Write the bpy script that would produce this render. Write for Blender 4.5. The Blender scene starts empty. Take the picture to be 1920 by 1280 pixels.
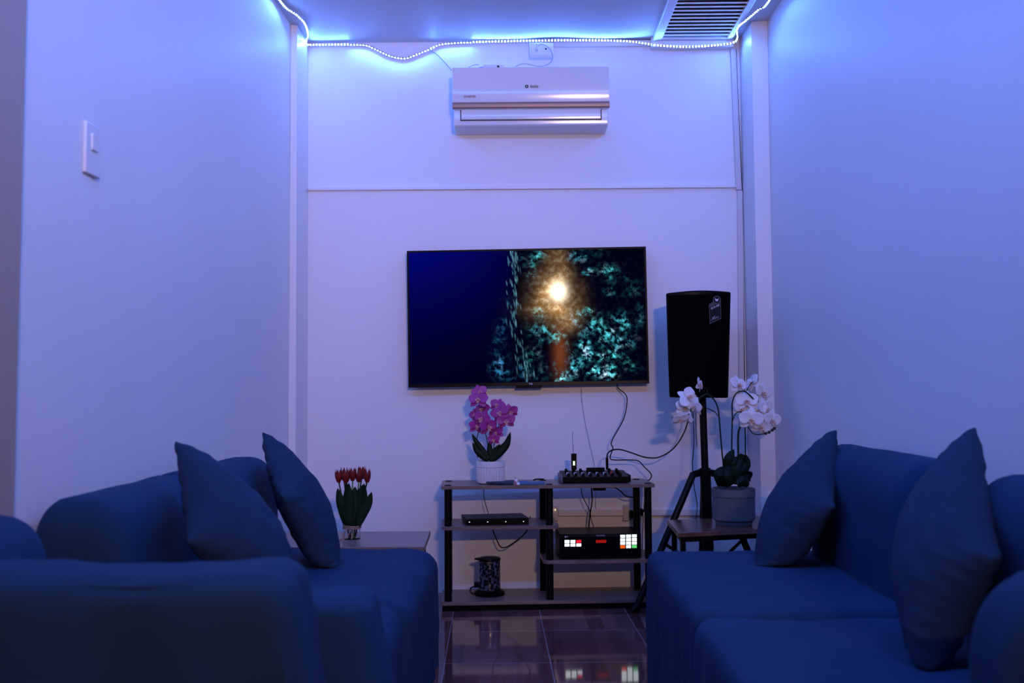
import bpy, bmesh, math, random
from mathutils import Vector, Matrix, noise, Euler
random.seed(7)
sc = bpy.context.scene
C = sc.collection
PI = math.pi
F = 1800.0
H = 1.064
# ------------------------------------------------------------------ camera
cd = bpy.data.cameras.new('camera'); cam = bpy.data.objects.new('camera', cd); C.objects.link(cam)
cd.sensor_width = 36; cd.lens = F / 1920 * 36
cam.location = (0, 0, H)
pitch = math.atan(88 / F); yaw = math.atan(15 / F); roll = math.radians(0.3)
Rm = Matrix.Rotation(yaw, 3, 'Z') @ Matrix.Rotation(PI / 2 + pitch, 3, 'X') @ Matrix.Rotation(-roll, 3, 'Z')
cam.rotation_euler = Rm.to_euler()
cd.dof.use_dof = True; cd.dof.focus_distance = 4.6; cd.dof.aperture_fstop = 3.2
cd.clip_start = 0.05
sc.camera = cam

def ray(px, py):
    return Rm @ Vector(((px - 960) / F, -(py - 640) / F, -1))
def P(px, py, Y=None, X=None, Z=None):
    d = ray(px, py); o = Vector((0, 0, H))
    t = Y / d.y if Y is not None else (X / d.x if X is not None else (Z - H) / d.z)
    return o + d * t

# ------------------------------------------------------------------ materials
def new_mat(name):
    m = bpy.data.materials.new(name); m.use_nodes = True
    return m, m.node_tree.nodes, m.node_tree.links, m.node_tree.nodes['Principled BSDF']
def M(name, col, rough=0.5, metal=0.0, spec=0.5, bump=0, bscale=200, var=0, vscale=6, emit=None, es=0, sheen=0):
    m, N, L, b = new_mat(name)
    b.inputs['Base Color'].default_value = (*col, 1)
    b.inputs['Roughness'].default_value = rough
    b.inputs['Metallic'].default_value = metal
    b.inputs['Specular IOR Level'].default_value = spec
    if sheen: b.inputs['Sheen Weight'].default_value = sheen; b.inputs['Sheen Roughness'].default_value = .4
    tc = N.new('ShaderNodeTexCoord')
    if bump:
        n = N.new('ShaderNodeTexNoise'); n.inputs['Scale'].default_value = bscale; n.inputs['Detail'].default_value = 3
        L.new(tc.outputs['Object'], n.inputs['Vector'])
        bp = N.new('ShaderNodeBump'); bp.inputs['Strength'].default_value = bump; bp.inputs['Distance'].default_value = .002
        L.new(n.outputs['Fac'], bp.inputs['Height']); L.new(bp.outputs['Normal'], b.inputs['Normal'])
    if var:
        n = N.new('ShaderNodeTexNoise'); n.inputs['Scale'].default_value = vscale; n.inputs['Detail'].default_value = 5
        L.new(tc.outputs['Object'], n.inputs['Vector'])
        r = N.new('ShaderNodeValToRGB')
        r.color_ramp.elements[0].position = .3; r.color_ramp.elements[1].position = .7
        r.color_ramp.elements[0].color = (*[c * (1 - var) for c in col], 1)
        r.color_ramp.elements[1].color = (*[min(1, c * (1 + var)) for c in col], 1)
        L.new(n.outputs['Fac'], r.inputs['Fac']); L.new(r.outputs['Color'], b.inputs['Base Color'])
    if emit:
        b.inputs['Emission Color'].default_value = (*emit, 1); b.inputs['Emission Strength'].default_value = es
    return m

m_wall = M('wall_paint', (.80, .79, .80), .46, bump=.12, bscale=35, var=.02, vscale=2)
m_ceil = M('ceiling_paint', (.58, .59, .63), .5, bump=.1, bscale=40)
m_trim = M('trim_paint', (.80, .78, .78), .35)
m_casing = M('beige_casing', (.42, .33, .27), .5)
m_trunk = M('trunking_plastic', (.62, .60, .62), .35)
m_fabric = M('slipcover_fabric', (.013, .040, .100), .85, spec=.15, bump=.5, bscale=420, var=.10, vscale=3)
m_fabric2 = M('cushion_fabric', (.013, .034, .080), .8, spec=.15, bump=.4, bscale=420, var=.10, vscale=4)
m_black = M('black_plastic', (.0015, .0015, .002), .38, spec=.10)
m_blackm = M('black_matte', (.002, .002, .003), .6, spec=.08)
m_grille = M('speaker_mesh', (.001, .001, .0015), .7, spec=.03, bump=.3, bscale=900)
m_pole = M('black_tube', (.003, .003, .004), .4, spec=.14)
m_white = M('white_plastic', (.78, .78, .80), .14, spec=.5)
m_white_r = M('white_plastic_dull', (.75, .74, .76), .4)
m_gold = M('rose_gold_trim', (.30, .19, .16), .4, metal=.3)
m_dark = M('dark_gap', (.01, .01, .015), .8)
m_cable = M('black_cable', (.003, .003, .004), .45, spec=.2)
m_cablew = M('grey_cable', (.22, .22, .30), .5)
m_red_txt = M('red_print', (.25, .07, .06), .6)
m_blk_txt = M('black_print', (.02, .02, .03), .6)
m_wht_txt = M('pale_print', (.55, .57, .62), .6)
m_pot = M('white_ceramic', (.72, .71, .72), .4)
m_potg = M('grey_ceramic', (.085, .10, .12), .7, bump=.3, bscale=300)
m_leaf = M('dark_leaf', (.003, .013, .006), .5, spec=.15, var=.4, vscale=20)
m_leaf2 = M('tulip_leaf', (.004, .022, .007), .6, spec=.15, var=.4, vscale=20)
m_stem = M('green_stem', (.008, .02, .008), .5, spec=.2)
m_stem2 = M('bright_stem', (.09, .30, .06), .5)
m_soil = M('moss', (.02, .02, .015), .9, bump=.6, bscale=200)
m_tulip = M('red_petal', (.18, .001, .002), .6, var=.45, vscale=30)
m_twine = M('twine', (.30, .18, .14), .9)
m_lipw = M('lip_yellow', (.66, .44, .34), .5, var=.4, vscale=50)
m_lipp = M('lip_cream', (.65, .30, .28), .5, var=.5, vscale=60)
m_whitefl = M('white_petal', (.80, .78, .80), .55, var=.04, vscale=30)
m_bud = M('dark_bud', (.015, .02, .02), .5)
m_blue = M('blue_cloth', (.05, .14, .32), .6)
m_navy = M('navy_cloth', (.012, .028, .06), .6)
m_pink = M('pink_strap', (.45, .08, .16), .6)
m_steel = M('brushed_edge', (.3, .3, .33), .3, metal=.9)

def purple():
    m, N, L, b = new_mat('purple_petal')
    tc = N.new('ShaderNodeTexCoord'); g = N.new('ShaderNodeVectorMath'); g.operation = 'LENGTH'
    L.new(tc.outputs['Object'], g.inputs[0])
    n = N.new('ShaderNodeTexNoise'); n.inputs['Scale'].default_value = 60; L.new(tc.outputs['Object'], n.inputs['Vector'])
    a = N.new('ShaderNodeMath'); a.operation = 'MULTIPLY'; a.inputs[1].default_value = 30; L.new(g.outputs['Value'], a.inputs[0])
    mu = N.new('ShaderNodeMath'); mu.operation = 'MULTIPLY'; L.new(a.outputs[0], mu.inputs[0]); L.new(n.outputs['Fac'], mu.inputs[1])
    r = N.new('ShaderNodeValToRGB')
    r.color_ramp.elements[0].color = (.06, .001, .025, 1); r.color_ramp.elements[1].color = (.36, .025, .22, 1)
    r.color_ramp.elements[1].position = .55
    L.new(mu.outputs[0], r.inputs['Fac']); L.new(r.outputs['Color'], b.inputs['Base Color'])
    b.inputs['Roughness'].default_value = .5
    return m
m_purple = purple()

def wood(name, c0, c1, rough=.35, rot=0, scale=3):
    m, N, L, b = new_mat(name)
    tc = N.new('ShaderNodeTexCoord'); mp = N.new('ShaderNodeMapping')
    mp.inputs['Scale'].default_value = (1.2 * scale, 14 * scale, 14 * scale); mp.inputs['Rotation'].default_value = (0, 0, rot)
    L.new(tc.outputs['Object'], mp.inputs['Vector'])
    n = N.new('ShaderNodeTexNoise'); n.inputs['Scale'].default_value = 1.5; n.inputs['Detail'].default_value = 6
    L.new(mp.outputs['Vector'], n.inputs['Vector'])
    r = N.new('ShaderNodeValToRGB'); r.color_ramp.elements[0].position = .3; r.color_ramp.elements[1].position = .72
    r.color_ramp.elements[0].color = (*c0, 1); r.color_ramp.elements[1].color = (*c1, 1)
    L.new(n.outputs['Fac'], r.inputs['Fac']); L.new(r.outputs['Color'], b.inputs['Base Color'])
    b.inputs['Roughness'].default_value = rough
    return m
m_wood = wood('pale_oak_board', (.13, .085, .07), (.24, .165, .14), .35)
m_woodt = wood('oak_table_top', (.12, .085, .08), (.22, .16, .15), .3)
m_woodr = wood('brown_table_top', (.09, .04, .028), (.17, .08, .05), .2)

def floor_mat():
    m, N, L, b = new_mat('glossy_wood_tile')
    def mth(op, a, c=None, d=None):
        n = N.new('ShaderNodeMath'); n.operation = op
        for i, v in enumerate((a, c, d)):
            if v is None: continue
            if isinstance(v, (int, float)): n.inputs[i].default_value = v
            else: L.new(v, n.inputs[i])
        return n.outputs[0]
    tc = N.new('ShaderNodeTexCoord'); mp = N.new('ShaderNodeMapping')
    mp.inputs['Rotation'].default_value = (0, 0, math.radians(-1.7)); mp.inputs['Location'].default_value = (-.095 - .137 + .038, 0, 0)
    L.new(tc.outputs['Object'], mp.inputs['Vector'])
    s = N.new('ShaderNodeSeparateXYZ'); L.new(mp.outputs['Vector'], s.inputs[0])
    X, Y = s.outputs[0], s.outputs[1]
    tx = mth('DIVIDE', X, .405); ty = mth('DIVIDE', mth('SUBTRACT', Y, 3.795), .485)
    fx = mth('ABSOLUTE', mth('SUBTRACT', mth('FRACT', mth('ADD', tx, .5)), .5))
    fy = mth('ABSOLUTE', mth('SUBTRACT', mth('FRACT', mth('ADD', ty, .5)), .5))
    gx = mth('LESS_THAN', fx, .0045); gy = mth('LESS_THAN', fy, .0035)
    g = mth('MAXIMUM', gx, gy)
    pl = mth('FLOOR', mth('MULTIPLY', tx, 6)); row = mth('FLOOR', ty)
    cb = N.new('ShaderNodeCombineXYZ'); L.new(pl, cb.inputs[0]); L.new(row, cb.inputs[1])
    wn = N.new('ShaderNodeTexWhiteNoise'); wn.noise_dimensions = '2D'; L.new(cb.outputs[0], wn.inputs['Vector'])
    mp2 = N.new('ShaderNodeMapping'); mp2.inputs['Scale'].default_value = (60, 3, 1); L.new(tc.outputs['Object'], mp2.inputs['Vector'])
    ns = N.new('ShaderNodeTexNoise'); ns.inputs['Scale'].default_value = 1; ns.inputs['Detail'].default_value = 5; L.new(mp2.outputs[0], ns.inputs['Vector'])
    f = mth('ADD', mth('MULTIPLY', wn.outputs['Value'], .45), mth('MULTIPLY', ns.outputs['Fac'], .6))
    r = N.new('ShaderNodeValToRGB'); r.color_ramp.elements[0].position = .2; r.color_ramp.elements[1].position = .95
    r.color_ramp.elements[0].color = (.075, .026, .026, 1); r.color_ramp.elements[1].color = (.26, .105, .095, 1)
    L.new(f, r.inputs['Fac'])
    mx = N.new('ShaderNodeMix'); mx.data_type = 'RGBA'; L.new(g, mx.inputs[0]); L.new(r.outputs['Color'], mx.inputs[6]); mx.inputs[7].default_value = (.30, .24, .28, 1)
    L.new(mx.outputs[2], b.inputs['Base Color'])
    b.inputs['Roughness'].default_value = .06; b.inputs['Specular IOR Level'].default_value = 1.0
    return m
m_floor = floor_mat()

def emis(name, col, s):
    m = bpy.data.materials.new(name); m.use_nodes = True
    N = m.node_tree.nodes; N.clear()
    e = N.new('ShaderNodeEmission'); o = N.new('ShaderNodeOutputMaterial')
    e.inputs[0].default_value = (*col, 1); e.inputs[1].default_value = s
    m.node_tree.links.new(e.outputs[0], o.inputs[0]); return m
LED_S = 410
m_led = emis('led_emitter', (.080, .235, 1.0), LED_S)
m_tape = M('led_tape', (.16, .17, .25), .6)
m_btn = emis('lit_button_white', (.85, .93, 1), 1.6)
m_btnr = emis('lit_button_red', (1, .02, .04), .9)
m_btno = emis('lit_button_orange', (1, .12, .01), 1.0)
m_btng = emis('lit_button_green', (.12, .7, .2), 1.0)
m_digit = emis('red_digits', (1, .02, .01), .8)
m_lcd = emis('lit_display', (.75, 1, .75), 1.3)
m_ind = emis('indicator_light', (.9, .95, 1), 1.2)
m_glint = emis('warm_glint', (1, .75, .45), 1.2)  # glow standing in for a golden reflection on the left outlet box

def glass_mat():
    m, N, L, b = new_mat('clear_glass')
    b.inputs['Base Color'].default_value = (.95, .97, 1, 1); b.inputs['Roughness'].default_value = .03
    b.inputs['Transmission Weight'].default_value = 1; b.inputs['IOR'].default_value = 1.3
    return m
m_glass = glass_mat()

def mottled():
    m, N, L, b = new_mat('mottled_dark_steel')
    tc = N.new('ShaderNodeTexCoord'); v = N.new('ShaderNodeTexVoronoi'); v.inputs['Scale'].default_value = 70
    L.new(tc.outputs['Object'], v.inputs['Vector'])
    r = N.new('ShaderNodeValToRGB'); r.color_ramp.elements[0].color = (.02, .02, .03, 1); r.color_ramp.elements[1].color = (.30, .30, .36, 1)
    r.color_ramp.elements[0].position = .45; r.color_ramp.elements[1].position = .75
    L.new(v.outputs['Distance'], r.inputs['Fac']); L.new(r.outputs['Color'], b.inputs['Base Color'])
    b.inputs['Metallic'].default_value = .8; b.inputs['Roughness'].default_value = .22
    return m
m_mott = mottled()

# ------------------------------------------------------------------ builders
ROOT = {}
def base_of(p):
    return ROOT.get(p.name, Vector((0, 0, 0))) if p else Vector((0, 0, 0))
def thing(name, label, cat, loc, group=None):
    o = bpy.data.objects.new(name, None); C.objects.link(o); o.location = loc; o.empty_display_size = .05
    o['label'] = label; o['category'] = cat
    if group: o['group'] = group
    ROOT[o.name] = Vector(loc)
    return o
def tag(o, label, cat, group=None):
    o['label'] = label; o['category'] = cat
    if group: o['group'] = group
    return o
def obj(name, bm, mat, parent=None, bevel=0, seg=2, smooth=True, sub=0, origin=None, solid=0):
    """bm is in world coordinates; the object is linked under its parent in place"""
    b = base_of(parent)
    if parent is None:
        if origin is None:
            vs = [v.co for v in bm.verts]
            origin = Vector(((min(v.x for v in vs) + max(v.x for v in vs)) / 2, (min(v.y for v in vs) + max(v.y for v in vs)) / 2, min(v.z for v in vs)))
        b = Vector(origin)
    for v in bm.verts: v.co -= b
    bmesh.ops.recalc_face_normals(bm, faces=bm.faces[:])
    me = bpy.data.meshes.new(name); bm.to_mesh(me); bm.free()
    if smooth: me.polygons.foreach_set('use_smooth', [True] * len(me.polygons))
    me.materials.append(mat)
    o = bpy.data.objects.new(name, me); C.objects.link(o)
    if parent: o.parent = parent; ROOT[o.name] = b
    else: o.location = b; ROOT[o.name] = b
    if solid:
        s = o.modifiers.new('s', 'SOLIDIFY'); s.thickness = solid; s.offset = 0
    if bevel:
        m = o.modifiers.new('b', 'BEVEL'); m.width = bevel; m.segments = seg; m.limit_method = 'ANGLE'; m.angle_limit = math.radians(35); m.harden_normals = False
    if sub:
        m = o.modifiers.new('u', 'SUBSURF'); m.levels = sub; m.render_levels = sub
    if bevel or not smooth:
        pass
    if smooth and not sub:
        try:
            me.set_sharp_from_angle(angle=math.radians(38))
        except Exception: pass
    return o
def struct(name, bm, mat, **k):
    o = obj(name, bm, mat, None, **k); o['kind'] = 'structure'; return o
def BM(): return bmesh.new()
def hexa(bm, c):
    """8 corners: bottom 4 (ccw) then top 4"""
    v = [bm.verts.new(Vector(p)) for p in c]
    for f in ((0, 3, 2, 1), (4, 5, 6, 7), (0, 1, 5, 4), (1, 2, 6, 5), (2, 3, 7, 6), (3, 0, 4, 7)):
        bm.faces.new([v[i] for i in f])
def box(bm, x0, x1, y0, y1, z0, z1, T=None):
    c = [(x0, y0, z0), (x1, y0, z0), (x1, y1, z0), (x0, y1, z0), (x0, y0, z1), (x1, y0, z1), (x1, y1, z1), (x0, y1, z1)]
    if T: c = [T(*p) for p in c]
    hexa(bm, c); return bm
def B(*a, T=None): return box(BM(), *a, T=T)
def spline(pts, n=8):
    pts = [Vector(p) for p in pts]
    if len(pts) < 3: return pts
    out = []
    P_ = [pts[0] * 2 - pts[1]] + pts + [pts[-1] * 2 - pts[-2]]
    for i in range(1, len(P_) - 2):
        p0, p1, p2, p3 = P_[i - 1:i + 3]
        for k in range(n):
            t = k / n
            out.append(.5 * ((2 * p1) + (p2 - p0) * t + (2 * p0 - 5 * p1 + 4 * p2 - p3) * t * t + (3 * p1 - p0 - 3 * p2 + p3) * t ** 3))
    out.append(pts[-1]); return out
def tube(bm, pts, r, seg=8, r1=None, smooth=True, n=8):
    pts = spline(pts, n) if smooth else [Vector(p) for p in pts]
    N_ = len(pts); rings = []
    up = Vector((0, 0, 1)) if abs((pts[1] - pts[0]).normalized().z) < .9 else Vector((1, 0, 0))
    for i, p in enumerate(pts):
        d = (pts[min(i + 1, N_ - 1)] - pts[max(i - 1, 0)]).normalized()
        a = d.cross(up)
        if a.length < 1e-5: a = d.cross(Vector((0, 1, 0)))
        a.normalize(); b = d.cross(a).normalized(); up = -b if (-b).dot(up) > b.dot(up) else b
        rr = r if r1 is None else r + (r1 - r) * i / (N_ - 1)
        rings.append([bm.verts.new(p + (a * math.cos(2 * PI * k / seg) + b * math.sin(2 * PI * k / seg)) * rr) for k in range(seg)])
    for i in range(N_ - 1):
        for k in range(seg):
            bm.faces.new((rings[i][k], rings[i][(k + 1) % seg], rings[i + 1][(k + 1) % seg], rings[i + 1][k]))
    bm.faces.new(rings[0][::-1]); bm.faces.new(rings[-1])
    return bm
def lathe(bm, prof, c=(0, 0, 0), seg=32, ribs=0, rib_amp=0, rz=None):
    c = Vector(c); rings = []
    for r, z in prof:
        ring = []
        for k in range(seg):
            a = 2 * PI * k / seg
            rr = r
            if ribs and rz and rz[0] <= z <= rz[1]: rr = r - rib_amp * (.5 + .5 * math.cos(a * ribs))
            ring.append(bm.verts.new(c + Vector((rr * math.cos(a), rr * math.sin(a), z))))
        rings.append(ring)
    for i in range(len(rings) - 1):
        for k in range(seg):
            bm.faces.new((rings[i][k], rings[i][(k + 1) % seg], rings[i + 1][(k + 1) % seg], rings[i + 1][k]))
    if prof[0][0] > 1e-4: bm.faces.new(rings[0][::-1])
    if prof[-1][0] > 1e-4: bm.faces.new(rings[-1])
    bmesh.ops.remove_doubles(bm, verts=bm.verts[:], dist=1e-6)
    return bm
def text_bm(s, size, origin, right, up, ext=.0006, align='CENTER', bold=0):
    cu = bpy.data.curves.new('t', 'FONT'); cu.body = s; cu.size = size; cu.extrude = ext; cu.align_x = align; cu.align_y = 'CENTER'; cu.offset = bold
    cu.resolution_u = 3
    t = bpy.data.objects.new('t', cu); C.objects.link(t)
    dg = bpy.context.evaluated_depsgraph_get(); me = bpy.data.meshes.new_from_object(t.evaluated_get(dg))
    bpy.data.objects.remove(t); bpy.data.curves.remove(cu)
    bm = BM(); bm.from_mesh(me); bpy.data.meshes.remove(me)
    R_ = Vector(right).normalized(); U = Vector(up).normalized(); n = R_.cross(U)
    for v in bm.verts: v.co = Vector(origin) + R_ * v.co.x + U * v.co.y + n * v.co.z
    return bm

# ------------------------------------------------------------------ room shell
XL, XR, YB = -1.145, 1.25, 5.0
ZC = P(760, 79.5, Y=YB).z
YF = -3.4
FZ = .016
struct('floor', B(-2.6, 2.6, YF, 5.2, -.1, FZ), m_floor, smooth=False)
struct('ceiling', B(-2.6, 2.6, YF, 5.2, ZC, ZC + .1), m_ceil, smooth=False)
struct('wall_back', B(-1.4, 1.5, YB, 5.2, 0, ZC), m_wall, smooth=False)
struct('wall_left', B(XL - .7, XL, 2.14, YB, 0, ZC), m_wall, smooth=False)
struct('wall_right', B(XR, XR + .2, .4, YB, 0, ZC), m_wall, smooth=False)
struct('wall_left_rear', B(-2.6, -1.62, YF, 2.14, 0, ZC), m_wall, smooth=False)
struct('wall_right_rear', B(1.45, 2.6, YF, .4, 0, ZC), m_wall, smooth=False)
struct('wall_front', B(-2.6, 2.6, YF - .1, YF, 0, ZC), m_wall, smooth=False)
bm = BM()
a = P(14, 60, X=XL); c_ = P(2, 900, X=XL)
hexa(bm, [(XL - .3, 1.86, 0), (XL + .025, 1.86, 0), (XL + .025, 2.118, 0), (XL - .3, 2.118, 0), (XL - .3, 1.86, ZC), (XL + .025, 1.86, ZC), (XL + .025, 2.15, ZC), (XL - .3, 2.15, ZC)])
struct('trim_1', bm, m_casing, smooth=False)
struct('trim_2', B(XL, XL + .0025, 2.15, 2.535, 0, ZC), m_wall, smooth=False)
# pilasters in the two far corners
def q(px, py, Y): return P(px, py, Y)
YP = 4.74
bm = BM(); xl0 = q(557, 90, YP).x; xl1 = q(555, 900, YP).x
hexa(bm, [(XL, YP, 0), (xl1, YP, 0), (xl1, YB, 0), (XL, YB, 0), (XL, YP, ZC), (xl0, YP, ZC), (xl0, YB, ZC), (XL, YB, ZC)])
struct('trim_3', bm, m_trim, bevel=.003, smooth=False)
bm = BM(); xr0 = q(1409, 90, YP).x; xr1 = q(1428, 950, YP).x
e0 = q(1438, 90, YP).x; 
hexa(bm, [(xr1, YP, 0), (XR, YP, 0), (XR, YB, 0), (xr1, YB, 0), (xr0, YP, ZC), (XR, YP, ZC), (XR, YB, ZC), (xr0, YB, ZC)])
struct('trim_4', bm, m_trim, bevel=.003, smooth=False)
# ledge across the back wall, lower panel slightly proud of the upper wall
zl = P(975, 351, Y=YB).z
struct('trim_5', B(xl0 * .5 + xl1 * .5, P(1386, 351, Y=YB).x, YB - .016, YB, zl - .012, zl + .004), m_trim, bevel=.002)
struct('trim_6', B(P(1037, 80, Y=YB).x, P(1222, 80, Y=YB).x, YB - .02, YB, P(1100, 89, Y=YB).z, ZC - .004), m_trim, bevel=.003)
struct('trim_7', B(P(1219, 80, Y=YB).x, P(1372, 80, Y=YB).x, YB - .05, YB, P(1300, 94, Y=YB).z, ZC - .0), m_trim, bevel=.003)
# low rail on the wall behind the stand
zr = P(1100, 960, Y=YB).z
rail = struct('trim_8', B(P(1047, 960, Y=YB).x, P(1398, 950, Y=YB).x, YB - .022, YB, zr - .017, zr + .017), m_trim, bevel=.003)
# vertical trunking
def quad_strip(pa, pb, pc, pd, Y, th):
    """pixel corners bl br tr tl on the back wall"""
    f = [P(*p, Y=Y) for p in (pa, pb, pc, pd)]
    bm = BM()
    hexa(bm, [(f[0].x, Y - th, f[0].z), (f[1].x, Y - th, f[1].z), (f[1].x, Y, f[1].z), (f[0].x, Y, f[0].z),
              (f[3].x, Y - th, f[3].z), (f[2].x, Y - th, f[2].z), (f[2].x, Y, f[2].z), (f[3].x, Y, f[3].z)])
    return bm
o = tag(obj('cable_trunking', quad_strip((1379, 357), (1389.5, 357), (1378.5, 93), (1368.5, 93), YB, .018), m_trunk, bevel=.002), 'white vertical cable trunking on the back wall above the ledge', 'trunking')
o = tag(obj('cable_trunking', quad_strip((1386, 948), (1396, 948), (1391, 358), (1381.5, 358), YB, .018), m_trunk, bevel=.002), 'white vertical cable trunking below the ledge beside the speaker', 'trunking')
bm = BM(); tube(bm, [P(1379.5, 92, Y=YB - .012), P(1384, 200, Y=YB - .012), P(1390.5, 352, Y=YB - .012), P(1391.5, 450, Y=YB - .012), P(1395.5, 700, Y=YB - .012), P(1398, 900, Y=YB - .012)], .0035)
tag(obj('wall_cable', bm, m_cable), 'thin black cable running down the right edge of the trunking', 'cable')

# ceiling grille
gx0, gx1 = P(1222, 85, Y=YB).x, 1.118
bm = BM(); gy0, gy1, gz = 3.55, YB - .052, ZC
root = thing('ceiling_grille', 'slatted white vent panel in the ceiling corner above the speaker', 'vent', ((gx0 + gx1) / 2, 4.3, ZC))
for b_ in ((gx0, gx0 + .045, gy0, gy1), (gx1 - .03, gx1, gy0, gy1), (gx0 + .045, gx1 - .03, gy1 - .03, gy1), (gx0 + .045, gx1 - .03, gy0, gy0 + .04)):
    box(bm, *b_, gz - .022, gz)
obj('frame', bm, m_trim, root, bevel=.003)
bm = BM(); y = gy0 + .06
while y < gy1 - .05:
    x0, x1 = gx0 + .045, gx1 - .03
    hexa(bm, [(x0, y - .012, gz - .020), (x1, y - .012, gz - .020), (x1, y + .013, gz - .014), (x0, y + .013, gz - .014),
              (x0, y - .012, gz - .015), (x1, y - .012, gz - .015), (x1, y + .013, gz - .009), (x0, y + .013, gz - .009)])
    y += .0455
obj('slat_panel', bm, m_trim, root, smooth=False)
obj('backing', B(gx0 + .045, gx1 - .03, gy0 + .04, gy1 - .03, gz - .0015, gz - .0002), m_dark, root, smooth=False)

# ------------------------------------------------------------------ LED strip
Yw = YB - .030
pts = [(-1.085, 1.62, ZC - .012), (-1.10, 2.4, ZC - .010), (-1.095, 3.8, ZC - .012), P(524, 0, Z=ZC - .012), P(555, 27, Z=ZC - .014), P(571, 44, Z=ZC - .018), P(577, 64, Y=4.86), P(575, 82, Y=4.94),
       P(592, 84, Y=Yw), P(640, 83.5, Y=Yw), P(682, 84, Y=Yw), P(702, 91, Y=Yw), P(725, 102, Y=Yw), P(745, 108, Y=Yw), P(762, 108.5, Y=Yw), P(783, 101, Y=Yw), P(800, 94, Y=Yw),
       P(811, 90, Y=Yw), P(822, 84, Y=Yw), P(845, 80.5, Y=Yw), P(900, 78.5, Y=Yw), P(960, 77, Y=Yw), P(1040, 75.5, Y=Yw - .02), P(1120, 75.5, Y=Yw), P(1180, 77.5, Y=Yw), P(1215, 82.5, Y=Yw - .01), P(1245, 86, Y=Yw - .03), P(1290, 87.5, Y=Yw - .03),
       P(1340, 85, Y=Yw - .03), P(1374, 80, Y=4.93), P(1383, 70, Y=4.88), P(1383, 52, Y=4.78), P(1401, 36, Z=ZC - .03), P(1422, 18, Z=ZC - .028), P(1443, 0, Z=ZC - .026), (1.16, 3.8, ZC - .02), (1.18, 2.4, ZC - .02), (1.17, 1.72, ZC - .02), (1.12, 1.56, ZC - .02), (.6, 1.52, ZC - .015), (-.2, 1.52, ZC - .015), (-.9, 1.52, ZC - .015), (-1.12, 1.54, ZC - .015)]  # the last run, across the near ceiling, is unseen and added as fill light
pts = [Vector(p) for p in pts]
sp = spline(pts, 14)
root = thing('led_strip', 'glowing blue white LED strip light strung along the top of the walls, with an added unseen run across the near ceiling', 'strip light', (0, 4.95, ZC - .03))
bm = BM()
prev = None
tape = [p + Vector((0, .003 if 4.9 < p.y else 0, .0025)) for p in sp]
tube(bm, tape, .0028, 6, smooth=False)
obj('tape', bm, m_tape, root)
# chips at even spacing
chips = []; acc = 0; STEP = .0165
for i in range(len(sp) - 1):
    d = (sp[i + 1] - sp[i]); L_ = d.length
    while acc < L_:
        chips.append((sp[i] + d * (acc / L_), d.normalized())); acc += STEP
    acc -= L_
def chip(bm, M4):
    """a flat diode: the lit face looks along local -Z, the other faces are tape"""
    w, h, t = .0036, .0036, .0012
    v = [bm.verts.new(M4 @ Vector(p)) for p in ((-w, -h, -t), (w, -h, -t), (w, h, -t), (-w, h, -t), (-w, -h, t), (w, -h, t), (w, h, t), (-w, h, t))]
    for i, f in enumerate(((0, 3, 2, 1), (4, 5, 6, 7), (0, 1, 5, 4), (1, 2, 6, 5), (2, 3, 7, 6), (3, 0, 4, 7))):
        fc = bm.faces.new([v[k] for k in f]); fc.material_index = 0 if i == 0 else 1
bmc = BM(); chip(bmc, Matrix.Identity(4))
cm = bpy.data.meshes.new('led_chip'); bmc.to_mesh(cm); bmc.free(); cm.materials.append(m_led); cm.materials.append(m_tape)
def facing(p, d):
    x = P(0, 0, Y=1)
    if p.y > 4.9:
        u_ = 975 + p.x * 360
        f = Vector((0, -.93, -.36))
        if 655 < u_ < 805 or 818 < u_ < 885: f = Vector((0, -.30, -.95))
    elif p.y < 1.6: f = Vector((0, .75, -.66))  # chips of the added near run, turned toward the back wall
    else: f = Vector((.5 if p.x < 0 else -.5, .35, -.85))
    f = (f - d * f.dot(d)).normalized(); z = -f; xx = d; yy = z.cross(xx).normalized()
    return Matrix((xx, yy, z)).transposed(), f
vis = [c for c in chips if c[0].y > 4.9 and -1.08 < c[0].x < 1.07]
keep = set(int(i * len(vis) / 100) for i in range(100)) if len(vis) > 100 else set(range(len(vis)))
rest = BM(); vi = -1
for p, d in chips:
    isv = p.y > 4.9 and -1.08 < p.x < 1.07
    if isv: vi += 1
    R3, f = facing(p, d); w = p + f * .0015
    if isv and vi in keep:
        o = bpy.data.objects.new('led_chip', cm); C.objects.link(o); o.parent = root; o.location = w - base_of(root); o.rotation_euler = R3.to_euler()
    else: chip(rest, Matrix.Translation(w) @ R3.to_4x4() @ Matrix.Scale(2.0 if p.y < 1.6 else 1.0, 4))  # chips of the added near run are enlarged to brighten the lower room
for v in rest.verts: v.co -= base_of(root)
rm = bpy.data.meshes.new('led_chip_rest'); rest.to_mesh(rm); rest.free(); rm.materials.append(m_led); rm.materials.append(m_tape)
o = bpy.data.objects.new('led_chip', rm); C.objects.link(o); o.parent = root; o['kind'] = 'stuff'

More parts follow.
